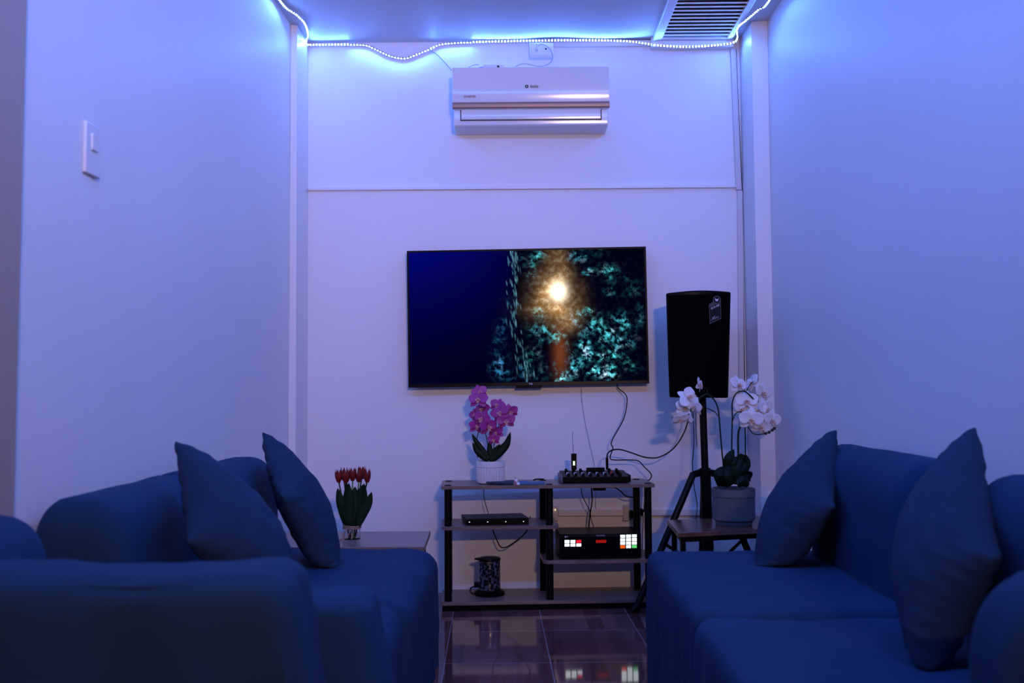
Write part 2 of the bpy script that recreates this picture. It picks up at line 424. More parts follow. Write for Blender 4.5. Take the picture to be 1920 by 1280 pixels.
# ------------------------------------------------------------------ air conditioner
YA = 4.80
xa0, xa1 = P(848, 180, Y=YA).x, P(1143, 180, Y=YA).x
zt = P(995, 127, Y=YA + .03).z; zb = P(995, 238, Y=YA + .05).z
hA = zt - zb
root = thing('air_conditioner', 'white wall mounted split air conditioner above the television', 'air conditioner', ((xa0 + xa1) / 2, YB, zb))
def extr(bm, prof, x0, x1):
    """prof: list of (y, z) closed outline, extruded along x"""
    a = [bm.verts.new((x0, y, z)) for y, z in prof]; b_ = [bm.verts.new((x1, y, z)) for y, z in prof]
    n = len(prof)
    bm.faces.new(a[::-1]); bm.faces.new(b_)
    for i in range(n): bm.faces.new((a[i], a[(i + 1) % n], b_[(i + 1) % n], b_[i]))
    return bm
zs = lambda py: P(995, py, Y=YA).z
prof = [(YB - .002, zt), (YA + .05, zt), (YA + .012, zt - .004), (YA + .002, zt - .012), (YA - .001, zs(150)), (YA, zs(165)), (YA + .004, zs(180)), (YA + .008, zs(191)), (YA + .012, zs(201)),
        (YA + .030, zs(203)), (YA + .032, zs(222)), (YA + .036, zs(230)), (YA + .046, zb + .002), (YA + .06, zb), (YB - .002, zb)]
obj('body', extr(BM(), prof, xa0 + .006, xa1 - .006), m_white, root, bevel=.004)
prof = [(YA + .012, zt - .003), (YA - .004, zt - .008), (YA - .008, zs(148)), (YA - .0075, zs(164)), (YA - .0062, zs(172)), (YA - .0035, zs(180)), (YA + .0005, zs(187)), (YA + .003, zs(191)), (YA + .012, zs(191)), (YA + .012, zt - .01)]
obj('front_panel', extr(BM(), prof, xa0, xa1), m_white, root, bevel=.003)
prof = [(YA + .001, zs(191)), (YA - .001, zs(196)), (YA + .003, zs(201)), (YA + .03, zs(201.5)), (YA + .03, zs(191))]
obj('trim_band', extr(BM(), prof, xa0, xa1), m_gold, root, bevel=.002)
vx0, vx1 = P(864, 210, Y=YA + .03).x, P(1127, 210, Y=YA + .03).x
prof = [(YA + .026, zs(202)), (YA + .024, zs(212)), (YA + .028, zs(220)), (YA + .035, zs(220)), (YA + .035, zs(202))]
obj('air_vane', extr(BM(), prof, vx0 + .003, vx1 - .003), m_white, root, bevel=.001)
bm = BM(); z0, z1 = zs(222), zs(202)
box(bm, vx0 - .002, vx1 + .002, YA + .026, YA + .04, z0 - .001, z0 + .0025)
box(bm, vx0 - .002, vx0 + .0015, YA + .026, YA + .04, z0, z1); box(bm, vx1 - .0015, vx1 + .002, YA + .026, YA + .04, z0, z1)
obj('vane_gap', bm, m_dark, root, smooth=False)
rx, uz = (1, 0, 0), (0, 0, 1)
obj('logo_text', text_bm('kolin', .021, P(1002, 162, Y=YA - .0085), rx, uz, bold=.0003), m_blk_txt, root, smooth=False)
bm = BM(); c0 = P(987.5, 162, Y=YA - .0086)
for k in range(24):
    pass
def ring_bm(c, r0, r1, th=.0008, seg=24):
    bm = BM(); vs = []
    for k in range(seg):
        a = 2 * PI * k / seg; d = Vector((math.cos(a), 0, math.sin(a)))
        vs.append([bm.verts.new(c + d * r1), bm.verts.new(c + d * r0), bm.verts.new(c + d * r0 + Vector((0, -th, 0))), bm.verts.new(c + d * r1 + Vector((0, -th, 0)))])
    for k in range(seg):
        a, b_ = vs[k], vs[(k + 1) % seg]
        for i in range(4): bm.faces.new((a[i], a[(i + 1) % 4], b_[(i + 1) % 4], b_[i]))
    return bm
obj('logo_ring', ring_bm(c0, .0035, .0085), m_blk_txt, root)
obj('inverter_text', text_bm('INVERTER', .014, P(881, 181, Y=YA - .0055), rx, uz), m_red_txt, root, smooth=False)

# driver box + wires on top of AC
zd = zt + .0005
bx0, bx1 = P(906, 120, Y=4.86).x, P(945, 120, Y=4.86).x
root = thing('led_driver', 'small white LED driver box lying on top of the air conditioner', 'power adapter', ((bx0 + bx1) / 2, 4.86, zd))
obj('case', B(bx0, bx1, 4.84, 4.88, zd, zd + .021), m_white_r, root, bevel=.003)
obj('plug', B(bx0 - .02, bx0, 4.852, 4.868, zd + .003, zd + .014), M('blue_plastic', (.03, .08, .5), .5), root, bevel=.002)
obj('socket', B(bx0 + .072, bx0 + .083, 4.8385, 4.8402, zd + .006, zd + .016), m_dark, root)
bm = BM(); tube(bm, [P(878, 126.5, Y=4.86), P(888, 122, Y=4.86), P(898, 121, Y=4.86)], .0016); obj('lead', bm, m_cablew, root)
bm = BM(); tube(bm, [P(806, 95, Y=4.975), P(818, 101, Y=4.975), P(832, 115, Y=4.97), P(847, 132, Y=4.96)], .002)
tag(obj('thin_wire', bm, m_cablew), 'thin wire dropping from the strip light to the left end of the air conditioner', 'wire')
# outlet box
ox0, ox1 = P(994, 90, Y=4.95).x, P(1037, 90, Y=4.95).x; oz0, oz1 = P(1015, 104, Y=4.95).z, P(1015, 80, Y=4.95).z
root = thing('outlet_box', 'white surface outlet box with a plug, high on the wall above the air conditioner', 'outlet', ((ox0 + ox1) / 2, YB, oz0))
obj('box', B(ox0, ox1, 4.958, YB, oz0 - .006, oz1), m_white_r, root, bevel=.003)
obj('face_plate', B(ox0 - .002, ox1 + .002, 4.952, 4.958, oz0, oz1 + .001), m_white_r, root, bevel=.002)
obj('socket', B(P(1022, 91, Y=4.95).x, P(1025, 91, Y=4.95).x, 4.951, 4.9525, P(1024, 93, Y=4.95).z, P(1024, 90, Y=4.95).z), m_dark, root)
root = thing('plug_lead', 'thin lead plugged into the high outlet and curling down to the air conditioner', 'wire', P(1008, 92, Y=4.94))
obj('plug', B(P(1003, 91, Y=4.95).x, P(1009, 91, Y=4.95).x, 4.925, 4.9515, P(1006, 96, Y=4.95).z, P(1006, 84, Y=4.95).z), m_white_r, root, bevel=.003)
bm = BM(); tube(bm, [P(1008, 92, Y=4.935), P(1011, 84, Y=4.925), P(1020, 84, Y=4.92), P(1031, 92, Y=4.93), P(1036.5, 106, Y=4.95), P(1032, 117, Y=4.95), P(1020, 123.5, Y=4.94), P(1006, 124, Y=4.93), P(992, 120.5, Y=4.92), P(978, 120, Y=4.9), P(966, 125, Y=4.88)], .0016)
obj('lead', bm, m_cablew, root)

# ------------------------------------------------------------------ light switch on the left wall
y0, y1 = P(161, 280, X=XL + .012).y, P(180, 280, X=XL).y
z0, z1 = P(170, 329, X=XL + .006).z, P(170, 233, X=XL + .006).z
root = thing('light_switch', 'white light switch plate on the left wall', 'switch', (XL, (y0 + y1) / 2, (z0 + z1) / 2))
obj('plate', B(XL + .0024, XL + .013, y0, y1, z0, z1), m_white_r, root, bevel=.003)
zc = (z0 + z1) / 2
obj('rocker', B(XL + .012, XL + .018, y0 + (y1 - y0) * .32, y0 + (y1 - y0) * .72, zc - .003, zc + .042), m_white, root, bevel=.002)

# ------------------------------------------------------------------ television
YT = 4.92
tc_ = P(989, 594, Y=YT); px = F / YT
root = thing('television', 'large flat screen television showing a coral reef, hung on the back wall', 'television', (tc_.x, YB, tc_.z - .35))
ang = math.radians(.72)
def TT(lx, ly, lz):
    return Vector((tc_.x + lx * math.cos(ang) - lz * math.sin(ang), YT + ly, tc_.z + lx * math.sin(ang) + lz * math.cos(ang)))
W, Hh = 451 / px / 2, 258 / px / 2
obj('back_shell', B(-W + .004, W - .004, .006, .035, -Hh + .004, Hh - .004, T=TT), m_black, root, bevel=.002)
obj('rear_housing', B(-W + .2, W - .2, .035, .078, -Hh + .03, Hh - .25, T=TT), m_black, root, bevel=.01)
bm = BM(); bz = .009
box(bm, -W, -W + bz, 0, .012, -Hh, Hh, T=TT); box(bm, W - bz, W, 0, .012, -Hh, Hh, T=TT)
box(bm, -W + bz, W - bz, 0, .012, Hh - bz, Hh, T=TT)
obj('bezel', bm, m_black, root)
obj('bottom_bezel', B(-W + bz, W - bz, -.001, .012, -Hh, -Hh + .018, T=TT), M('satin_black', (.01, .01, .012), .2, metal=.6), root, bevel=.001)
xs = (965 - 989) / px; obj('sensor_tab', B(xs, xs + .135, .002, .03, -Hh - .012, -Hh, T=TT), m_black, root, bevel=.003)
obj('brand_text', text_bm('TCL', .011, TT((993 - 989) / px, -.002, -Hh + .009), TT(1, 0, 0) - TT(0, 0, 0), TT(0, 0, 1) - TT(0, 0, 0), bold=.0004), m_wht_txt, root, smooth=False)
# the picture shown on the screen
def srgb(c): return tuple(((v / 255) / 12.92 if v / 255 <= .04045 else ((v / 255 + .055) / 1.055) ** 2.4) for v in c)
def sstep(a, b_, x):
    t = max(0, min(1, (x - a) / (b_ - a))); return t * t * (3 - 2 * t)
def g2(u, v, cu, cv, su, sv): return math.exp(-(((u - cu) / su) ** 2 + ((v - cv) / sv) ** 2))
clumps = [(.37, .57, .05, .06, .9), (.36, .70, .04, .07, .8), (.37, .84, .045, .06, .8), (.36, .93, .05, .05, .9), (.40, .38, .035, .05, .5), (.44, .90, .05, .08, .8), (.47, .05, .05, .04, .5),
          (.55, .03, .035, .03, 1.2), (.53, .11, .03, .06, .9), (.53, .22, .025, .05, 1.1), (.555, .47, .035, .045, 1.2), (.56, .60, .05, .05, 1.2), (.62, .65, .035, .05, 1.1), (.60, .68, .05, .03, .8),
          (.72, .05, .05, .05, .9), (.76, .17, .025, .03, 1.2), (.80, .03, .05, .03, 1.1), (.845, .18, .035, .05, 1.7), (.89, .24, .03, .05, .6), (.85, .34, .03, .04, .5), (.95, .32, .05, .06, .35),
          (.77, .46, .025, .03, 1.3), (.72, .52, .04, .06, 1.2), (.79, .60, .06, .07, 1.4), (.87, .58, .05, .06, 1.3), (.94, .53, .05, .06, .9), (.90, .70, .05, .07, 1.0), (.83, .73, .06, .09, 1.2), (.72, .74, .05, .07, 1.3),
          (.77, .82, .05, .07, 1.4), (.84, .86, .06, .08, 1.5), (.74, .92, .05, .05, 1.5), (.82, .95, .05, .05, 1.6), (.69, .88, .03, .06, 1.0), (.94, .88, .03, .04, 1.0), (.64, .97, .04, .04, 1.7), (.57, .95, .04, .04, 1.5),
          (.52, .80, .04, .08, .5), (.97, .44, .02, .04, .6), (.60, .90, .03, .05, .4)]
bub = []
rb = random.Random(4)
for i in range(115):
    v = rb.random() ** 1.25; u = .442 + .012 * v + rb.gauss(0, .013) + .12 * max(0, v - .62)
    bub.append((u, v, rb.uniform(.4, 1.2), rb.uniform(.010, .026)))
NX, NY = 440, 250
buckets = {}
for b_ in bub: 
    for i in range(int((b_[0] - .01) * 50), int((b_[0] + .01) * 50) + 1): buckets.setdefault(i, []).append(b_)
def pic(u, v):      # v from top
    r, g, b_ = 0, 0, 0
    k = max(0, 1 - u / .46) ** .55 if u < .46 else 0
    top = max(0, 1 - v) 
    bl = (.12 + .88 * top ** 1.6) * k
    r, g, b_ = 0, .002 * bl, (.004 + .20 * bl * (.55 + .45 * top))
    edge = .42 - .10 * sstep(.1, .9, v) + .015 * noise.noise(Vector((0, v * 9, 3)))
    m = sstep(edge - .02, edge + .05, u)
    den = 0
    for cu, cv, su, sv, a in clumps:
        du = (u - cu) / su; dv = (v - cv) / sv; q_ = du * du + dv * dv
        if q_ < 6: den += a * math.exp(-q_ * 1.1)
    p = Vector((u * 1.78 * 1.0, v, 0))
    w = Vector((noise.noise(p * 9), noise.noise(p * 9 + Vector((7, 1, 2))), 0)) * .006
    n1 = noise.fractal((p + w) * 30, 1.0, 2.1, 4)
    n2 = abs(noise.noise((p + w) * 40)); n3 = noise.noise((p + w) * Vector((110, 80, 1)) + Vector((2, 5, 1))) if False else noise.noise(Vector((p.x * 120, p.y * 90, 1)))
    n4 = noise.noise(p * 5 + Vector((3, 3, 9)))
    tex = max(0, .50 + 1.1 * n1 + .55 * n3 - .55 * n2)
    gap = sstep(-.28, .22, noise.noise(p * 11 + Vector((5, 2, 7))) + .5 * noise.noise(p * 24))
    den = min(1.7, den) * tex * m * (.12 + 1.05 * gap) + .05 * m * max(0, n1 + .2)
    hi = den ** 1.5 * 1.15
    mixc = .5 + .5 * n4
    wv = max(0, noise.noise(p * 14 + Vector((1, 8, 4))))
    r += hi * (.04 + .30 * wv); g += hi * (.25 + .10 * mixc + .08 * wv); b_ += hi * (.40 - .10 * mixc + .14 * wv)
    if u < .48: r *= .4; g = g * .45; b_ = b_ * .8
    gap0 = sstep(-.3, .3, noise.noise(p * 7 + Vector((2, 9, 1))))
    # warm lamp in the reef
    gl = 1.05 * g2(u, v, .62, .31, .085, .15) + .5 * g2(u, v, .60, .44, .12, .12) + .55 * g2(u, v, .62, .06, .055, .14) + .55 * g2(u, v, .67, .53, .06, .10)
    gl = gl ** 1.7 * .85 * (.95 + .16 * n1) * (.45 + .55 * gap0)
    col = .55 * g2(u, v, .635, .78, .028, .18)
    r += gl * .62 + col * .30; g += gl * .30 + col * .075; b_ += gl * .085 + col * .01
    core = 2.6 * g2(u, v, .633, .315, .030, .062)
    r += core; g += core * .92; b_ += core * .72
    gl2 = min(1, gl) * tex * .35; r += gl2; g += gl2; b_ += gl2 * .7
    if .38 < u < .56:
        for bu in buckets.get(int(u * 50), ()):
            dv = (v - bu[1]) / bu[3]
            if abs(dv) < 1.3:
                du = (u - bu[0] - dv * .0012) / .0017
                a = math.exp(-(du * du + dv * dv)) * bu[2] * .30
                r += a * .25; g += a * .7; b_ += a * .9
    return r, g, b_
bm = BM()
sw0, sw1, sh0, sh1 = -W + bz, W - bz, -Hh + .018, Hh - bz
vs = []; cols = []
for j in range(NY + 1):
    row = []
    for i in range(NX + 1):
        u, v = i / NX, j / NY
        row.append(bm.verts.new(TT(sw0 + (sw1 - sw0) * u, .004, sh1 + (sh0 - sh1) * v)))
        cols.append(pic(u, v))
    vs.append(row)
for j in range(NY):
    for i in range(NX): bm.faces.new((vs[j][i], vs[j + 1][i], vs[j + 1][i + 1], vs[j][i + 1]))
bm.verts.index_update()
m, N, L, b = new_mat('lit_screen')
at = N.new('ShaderNodeAttribute'); at.attribute_name = 'picture'
L.new(at.outputs['Color'], b.inputs['Emission Color']); b.inputs['Emission Strength'].default_value = 1.0
b.inputs['Base Color'].default_value = (.002, .002, .003, 1); b.inputs['Roughness'].default_value = .3; b.inputs['Specular IOR Level'].default_value = .0
o = obj('screen', bm, m, root, smooth=False)
ca = o.data.color_attributes.new('picture', 'FLOAT_COLOR', 'POINT')
flat = []
for c in cols: flat.extend((c[0], c[1], c[2], 1))
ca.data.foreach_set('color', flat)

# ------------------------------------------------------------------ TV stand (shelf unit)
ay = math.radians(3.3); S0 = Vector((-.378, 4.575, 0))
def S(lx, ly, lz):
    return Vector((S0.x + lx * math.cos(ay) - ly * math.sin(ay), S0.y + lx * math.sin(ay) + ly * math.cos(ay), lz))
def SL(px_, py_, z, dflt=0):        # pixel at height z -> local x,y of the stand
    w = P(px_, py_, Z=z) - S0
    return w.x * math.cos(ay) + w.y * math.sin(ay), -w.x * math.sin(ay) + w.y * math.cos(ay)
SW, SD, ZT = 1.023, .29, .603
root = thing('tv_stand', 'open shelf unit of pale wood boards on black tubes below the television', 'shelf unit', S(SW / 2, SD / 2, 0))
def board(x0, x1, y0, y1, z0, z1, r=.03):
    bm = BM(); n = 5; pts_ = []
    for cx, cy, a0 in ((x1 - r, y0 + r, -90), (x1 - r, y1 - r, 0), (x0 + r, y1 - r, 90), (x0 + r, y0 + r, 180)):
        for k in range(n + 1):
            a = math.radians(a0 + 90 * k / n); pts_.append((cx + r * math.cos(a), cy + r * math.sin(a)))
    lo = [bm.verts.new(S(x, y, z0)) for x, y in pts_]; hi_ = [bm.verts.new(S(x, y, z1)) for x, y in pts_]
    bm.faces.new(lo[::-1]); bm.faces.new(hi_)
    for k in range(len(pts_)): bm.faces.new((lo[k], lo[(k + 1) % len(pts_)], hi_[(k + 1) % len(pts_)], hi_[k]))
    return bm
xm = .545
obj('top_board', board(0, SW, 0, SD, ZT - .016, ZT, .008), m_wood, root, bevel=.001)
obj('shelf_board', board(0, .56, 0, SD, .395, .411, .03), m_wood, root, bevel=.001)
obj('shelf_board', board(.485, SW, 0, SD, .230, .246, .03), m_wood, root, bevel=.001)
obj('bottom_board', board(0, SW, 0, SD, .043, .059, .008), m_wood, root, bevel=.001)
obj('plinth', B(.005, SW - .005, .008, SD - .01, FZ, .043, T=S), m_blackm, root)
for x, y in ((.032, .03), (.032, .24), (.517, .03), (.503, .24), (.993, .03), (.975, .24)):
    segs = [(.059, .230 if x > .4 else .395)]
    if x > .4 and x < .6: segs = [(.059, .230), (.246, .395), (.411, ZT - .016)]
    elif x > .6: segs = [(.059, .230), (.246, ZT - .016)]
    else: segs = [(.059, .395), (.411, ZT - .016)]
    bm = BM()
    for a, b_ in segs: lathe(bm, [(.0175, a), (.0175, b_)], (0, 0, 0), 20)
    for v in bm.verts: v.co = S(x, y, 0) + v.co
    obj('post', bm, m_pole, root)
    bm = lathe(BM(), [(.0165, ZT), (.0165, ZT + .003), (.013, ZT + .004)], S(x, y, 0), 20)
    obj('post_cap', bm, m_pole, root)

# purple orchid in white pot
def petal(bm, L_, W_, rot, tilt, cup, base=.0, seg=8, wseg=6, mat=None):
    """petal lying in the XZ plane facing -Y, growing along rot"""
    rows = []
    for i in range(seg + 1):
        t = i / seg; w = W_ * (math.sin(PI * min(1, (t * .92 + .06))) ** .75) * .5
        row = []
        for j in range(wseg + 1):
            s = j / wseg * 2 - 1
            x = s * w; z = base + t * L_; y = -cup * (s * s * w * w / max(W_ * W_ * .25, 1e-9)) * .35 - math.sin(t * PI) * cup * .2 + t * t * tilt
            co, si = math.cos(rot), math.sin(rot)
            row.append(bm.verts.new((x * co + z * si, y, -x * si + z * co)))
        rows.append(row)
    for i in range(seg):
        for j in range(wseg): bm.faces.new((rows[i][j], rows[i][j + 1], rows[i + 1][j + 1], rows[i + 1][j]))
def blossom_mesh(name, mat):
    bm = BM()
    for rot, L_, W_, off, ti in ((0, 1, .62, .05, .1), (math.radians(128), .95, .58, .05, .12), (math.radians(-128), .95, .58, .05, .12)):
        b2 = BM(); petal(b2, L_, W_, rot, ti, .15); 
        me = bpy.data.meshes.new('x'); b2.to_mesh(me); b2.free(); 
        for v in me.vertices: v.co.y += off
        bm.from_mesh(me); bpy.data.meshes.remove(me)
    for rot in (math.radians(72), math.radians(-72)):
        b2 = BM(); petal(b2, 1.02, 1.02, rot, -.1, .22)
        me = bpy.data.meshes.new('x'); b2.to_mesh(me); b2.free(); bm.from_mesh(me); bpy.data.meshes.remove(me)
    me = bpy.data.meshes.new(name); bm.to_mesh(me); bm.free()
    me.polygons.foreach_set('use_smooth', [True] * len(me.polygons)); me.materials.append(mat)
    return me
def lip_mesh(mat):
    bm = BM()
    petal(bm, .42, .34, PI, -.25, .2, 0, 5, 4)
    petal(bm, .28, .22, math.radians(120), -.3, .3, 0, 4, 4); petal(bm, .28, .22, math.radians(-120), -.3, .3, 0, 4, 4)
    bmesh.ops.create_uvsphere(bm, u_segments=8, v_segments=6, radius=.11, matrix=Matrix.Translation((0, -.12, .05)))
    for v in bm.verts: v.co.y -= .06
    me = bpy.data.meshes.new('lip'); bm.to_mesh(me); bm.free()
    me.polygons.foreach_set('use_smooth', [True] * len(me.polygons)); me.materials.append(mat); return me
def place_blossom(me, lip, root, w, size, rx_, ry_, rz_):
    o = bpy.data.objects.new('blossom', me); C.objects.link(o); o.parent = root
    o.location = Vector(w) - base_of(root); o.scale = (size,) * 3; o.rotation_euler = (math.radians(rx_), math.radians(ry_), math.radians(rz_))
    s = o.modifiers.new('s', 'SOLIDIFY'); s.thickness = .03
    l = bpy.data.objects.new('lip', lip); C.objects.link(l); l.parent = o
    s = l.modifiers.new('s', 'SOLIDIFY'); s.thickness = .03
    return o
def leaf_bm(path, width, droop=.0, n=10, fold=.25):
    """leaf blade along a list of world points"""
    bm = BM(); sp_ = spline(path, 6); N_ = len(sp_); rows = []
    for i, p in enumerate(sp_):
        t = i / (N_ - 1); d = (sp_[min(i + 1, N_ - 1)] - sp_[max(i - 1, 0)]).normalized()
        side = d.cross(Vector((0, 1, 0)))
        if side.length < .05: side = Vector((1, 0, 0))
        side.normalize(); w = width * .5 * math.sin(PI * (.08 + .92 * t) ** .8) ** .7 if t < 1 else .0005
        nn = side.cross(d)
        rows.append([bm.verts.new(p + side * w * s + nn * (abs(s) * w * fold)) for s in (-1, -.5, 0, .5, 1)])
    for i in range(N_ - 1):
        for j in range(4): bm.faces.new((rows[i][j], rows[i][j + 1], rows[i + 1][j + 1], rows[i + 1][j]))
    return bm
me_p = blossom_mesh('purple_blossom', m_purple); me_w = blossom_mesh('white_blossom', m_whitefl)
lip_p = lip_mesh(m_lipp); lip_w = lip_mesh(m_lipw)

YO = 4.70
pc = P(920, 900, Y=YO); pc.z = ZT
root = thing('potted_orchid', 'purple orchid in a white ribbed pot on the shelf unit', 'potted plant', pc)
obj('pot', lathe(BM(), [(.055, 0), (.066, .006), (.0685, .012), (.0695, .014), (.0695, .080), (.0705, .082), (.0705, .110), (.064, .110), (.060, .095), (0.0001, .095)], pc, 120, ribs=30, rib_amp=.003, rz=(.012, .081)), m_pot, root)
obj('moss', lathe(BM(), [(.060, .095), (.03, .102), (.0001, .104)], pc, 20), m_soil, root)
for path, w in (([(918, 862), (905, 845), (893, 828), (885, 813)], .030), ([(915, 864), (902, 852), (893, 843), (886, 829)], .034), ([(923, 862), (936, 848), (950, 832), (957, 810)], .042), ([(921, 864), (919, 850), (918, 838), (919, 824)], .030), ([(922, 866), (925, 850), (930, 842), (938, 832)], .03)):
    obj('leaf', leaf_bm([P(*p, Y=YO - .01) for p in path], w), m_leaf, root, solid=.0015)
for path in ([(920, 862), (915, 835), (908, 800), (903, 765), (899, 735)], [(923, 862), (927, 830), (934, 800), (940, 775), (950, 762)], [(896, 858), (893, 845), (894, 825), (898, 805)]):
    obj('stem', tube(BM(), [P(*p, Y=YO) for p in path], .0022, 6), m_stem, root)
for i, (x, y, s, dy) in enumerate(((899, 735, 14, .0), (897, 750, 17, -.03), (905, 768, 15, .0), (891, 777, 12, .02), (904, 785, 16, -.03), (892, 800, 14, -.02), (915, 800, 17, -.04), (933, 760, 14, .02), (938, 774, 17, -.02), (957, 772, 14, .01), (949, 789, 16, -.03), (931, 812, 14, -.01), (926, 824, 11, -.03))):
    place_blossom(me_p, lip_p, root, P(x, y, Y=YO + dy), 1.12 * s / (F / YO), random.uniform(-28, 15), random.uniform(-25, 25), random.uniform(-35, 35))

# folded umbrella and sleeve on the stand
u0, v0 = SL(912, 903, ZT + .01); 
root = thing('folded_umbrella', 'slim dark folded umbrella with a pink and white strap on the shelf unit', 'umbrella', P(940, 905, Y=4.6))
root.location.z = ZT; ROOT[root.name] = Vector(root.location)
Yu = 4.605
bm = BM(); tube(bm, [P(912, 904.5, Y=Yu + .02) , P(925, 905.5, Y=Yu + .01), P(945, 906, Y=Yu), P(963, 905.5, Y=Yu)], .004, 10, r1=.014)
for v in bm.verts:
    v.co.z = ZT + .0012 + max(0, (v.co.z - ZT)) * 1.0 if v.co.z > ZT else ZT + .001
obj('canopy', bm, m_navy, root)
bm = BM(); bmesh.ops.create_uvsphere(bm, u_segments=12, v_segments=8, radius=.009, matrix=Matrix.Translation(P(968, 901, Y=Yu)))
bmesh.ops.create_uvsphere(bm, u_segments=12, v_segments=8, radius=.009, matrix=Matrix.Translation(P(971.5, 907, Y=Yu - .01)))
obj('tip_ball', bm, m_white_r, root)
bm = BM(); tube(bm, [P(966, 902, Y=Yu), P(967, 906, Y=Yu - .01), P(969, 910, Y=Yu - .01)], .005, 8); obj('strap', bm, m_pink, root)
bm = BM(); tube(bm, [P(969, 900, Y=Yu), P(966, 896, Y=Yu), P(964.5, 894, Y=Yu)], .0012, 6); obj('cord', bm, m_cable, root)
bm = BM(); n = 14
xa_, xb_ = P(974, 905, Y=4.64).x, P(1021, 905, Y=4.66).x
for sgn in (1,):
    rows = []
    for i in range(n + 1):
        t = i / n; x = xa_ + (xb_ - xa_) * t; y = 4.635 + .02 * t
        h = .017 - .006 * t + .002 * math.sin(t * 9)
        rows.append([bm.verts.new((x, y - .016, ZT + .001)), bm.verts.new((x, y - .016, ZT + h * .7)), bm.verts.new((x, y, ZT + h)), bm.verts.new((x, y + .02, ZT + h * .6)), bm.verts.new((x, y + .022, ZT + .001))])
    for i in range(n):
        for j in range(5): bm.faces.new((rows[i][j], rows[i][(j + 1) % 5], rows[i + 1][(j + 1) % 5], rows[i + 1][j]))
    bm.faces.new(rows[0]); bm.faces.new(rows[-1][::-1])
tag(obj('umbrella_sleeve', bm, m_blue, bevel=.001), 'flat blue cloth sleeve lying right of the folded umbrella', 'cloth sleeve')
bm = BM(); tube(bm, [P(1000, 900, Y=4.72), P(1006, 898, Y=4.72), P(1020, 898, Y=4.72)], .0035, 8)
for v in bm.verts: v.co.z = max(ZT + .0045, v.co.z)
tag(obj('black_clip', bm, m_black), 'small black clip behind the blue cloth sleeve', 'clip')

# mixer
mx0, my0 = .585, .055
def MXF(lx, ly, lz): return S(mx0 + lx, my0 + ly, ZT + .004 + lz)
root = thing('audio_mixer', 'compact black audio mixer covered in knobs on the shelf unit', 'audio mixer', S(mx0 + .16, my0 + .08, ZT))
mw, mdp = .325, .17
bm = BM()
hexa(bm, [MXF(*p) for p in ((0, 0, 0), (mw, 0, 0), (mw, mdp, 0), (0, mdp, 0), (0, 0, .028), (mw, 0, .028), (mw, mdp, .046), (0, mdp, .046))])
obj('case', bm, m_black, root, bevel=.003)
obj('side_cheek', B(-.008, 0, .0, mdp, 0, .036, T=MXF), M('grey_side', (.12, .12, .16), .5), root, bevel=.002)
obj('side_cheek', B(mw, mw + .006, .0, mdp, 0, .036, T=MXF), m_black, root, bevel=.002)
obj('foot', B(.02, .05, .02, .05, -.004, 0, T=MXF), m_black, root); obj('foot', B(mw - .05, mw - .02, .02, .05, -.004, 0, T=MXF), m_black, root)
obj('foot', B(.02, .05, .12, .15, -.004, 0, T=MXF), m_black, root); obj('foot', B(mw - .05, mw - .02, .12, .15, -.004, 0, T=MXF), m_black, root)
m_knobp = M('pale_knob', (.55, .58, .68), .4); m_knobr = M('red_knob', (.5, .03, .03), .4)
for r_ in range(4):
    for k in range(8):
        lx = .03 + k * .036; ly = .02 + r_ * .038; z = .028 + .018 * ly / mdp
        c = MXF(lx, ly, z)
        mt = m_knobp if (r_ == 1 and k < 6) else (m_knobr if (r_ == 1 and k == 6) else m_black)
        if r_ == 1 and k == 7: mt = m_black
        h = .010 if mt is m_knobp else .014
        obj('knob', lathe(BM(), [(.0075, 0), (.0065, h), (.0055, h + .001)], c, 12), mt, root)
obj('fader_block', B(.135, .225, .14, .168, .044, .060, T=MXF), m_black, root, bevel=.002)

# wireless receiver
rc = MXF(.03, .06, .03); rxp = P(1076, 880, Y=rc.y)
root = thing('wireless_receiver', 'small black wireless receiver with lit display and thin antenna standing on the mixer', 'receiver', (rxp.x, rc.y, ZT + .04))
Yr = rc.y + .02
rx0, rx1 = P(1071, 860, Y=Yr).x, P(1081, 860, Y=Yr).x; rz0, rz1 = P(1076, 880.5, Y=Yr).z, P(1076, 850, Y=Yr).z
obj('body', B(rx0, rx1, Yr - .008, Yr + .008, rz0, rz1), m_black, root, bevel=.002)
obj('display', B((rx0 + rx1) / 2 - .005, (rx0 + rx1) / 2 + .005, Yr - .0086, Yr - .0078, P(1076, 872, Y=Yr).z, P(1076, 864, Y=Yr).z), m_lcd, root)
bm = BM(); tube(bm, [P(1075, 850, Y=Yr), P(1074, 830, Y=Yr), P(1073.5, 808, Y=Yr)], .0012, 6); obj('antenna', bm, m_cable, root)
bm = lathe(BM(), [(.005, ZT + .034), (.005, rz0 + .001)], ((rx0 + rx1) / 2, Yr, 0), 10); obj('jack', bm, m_black, root)

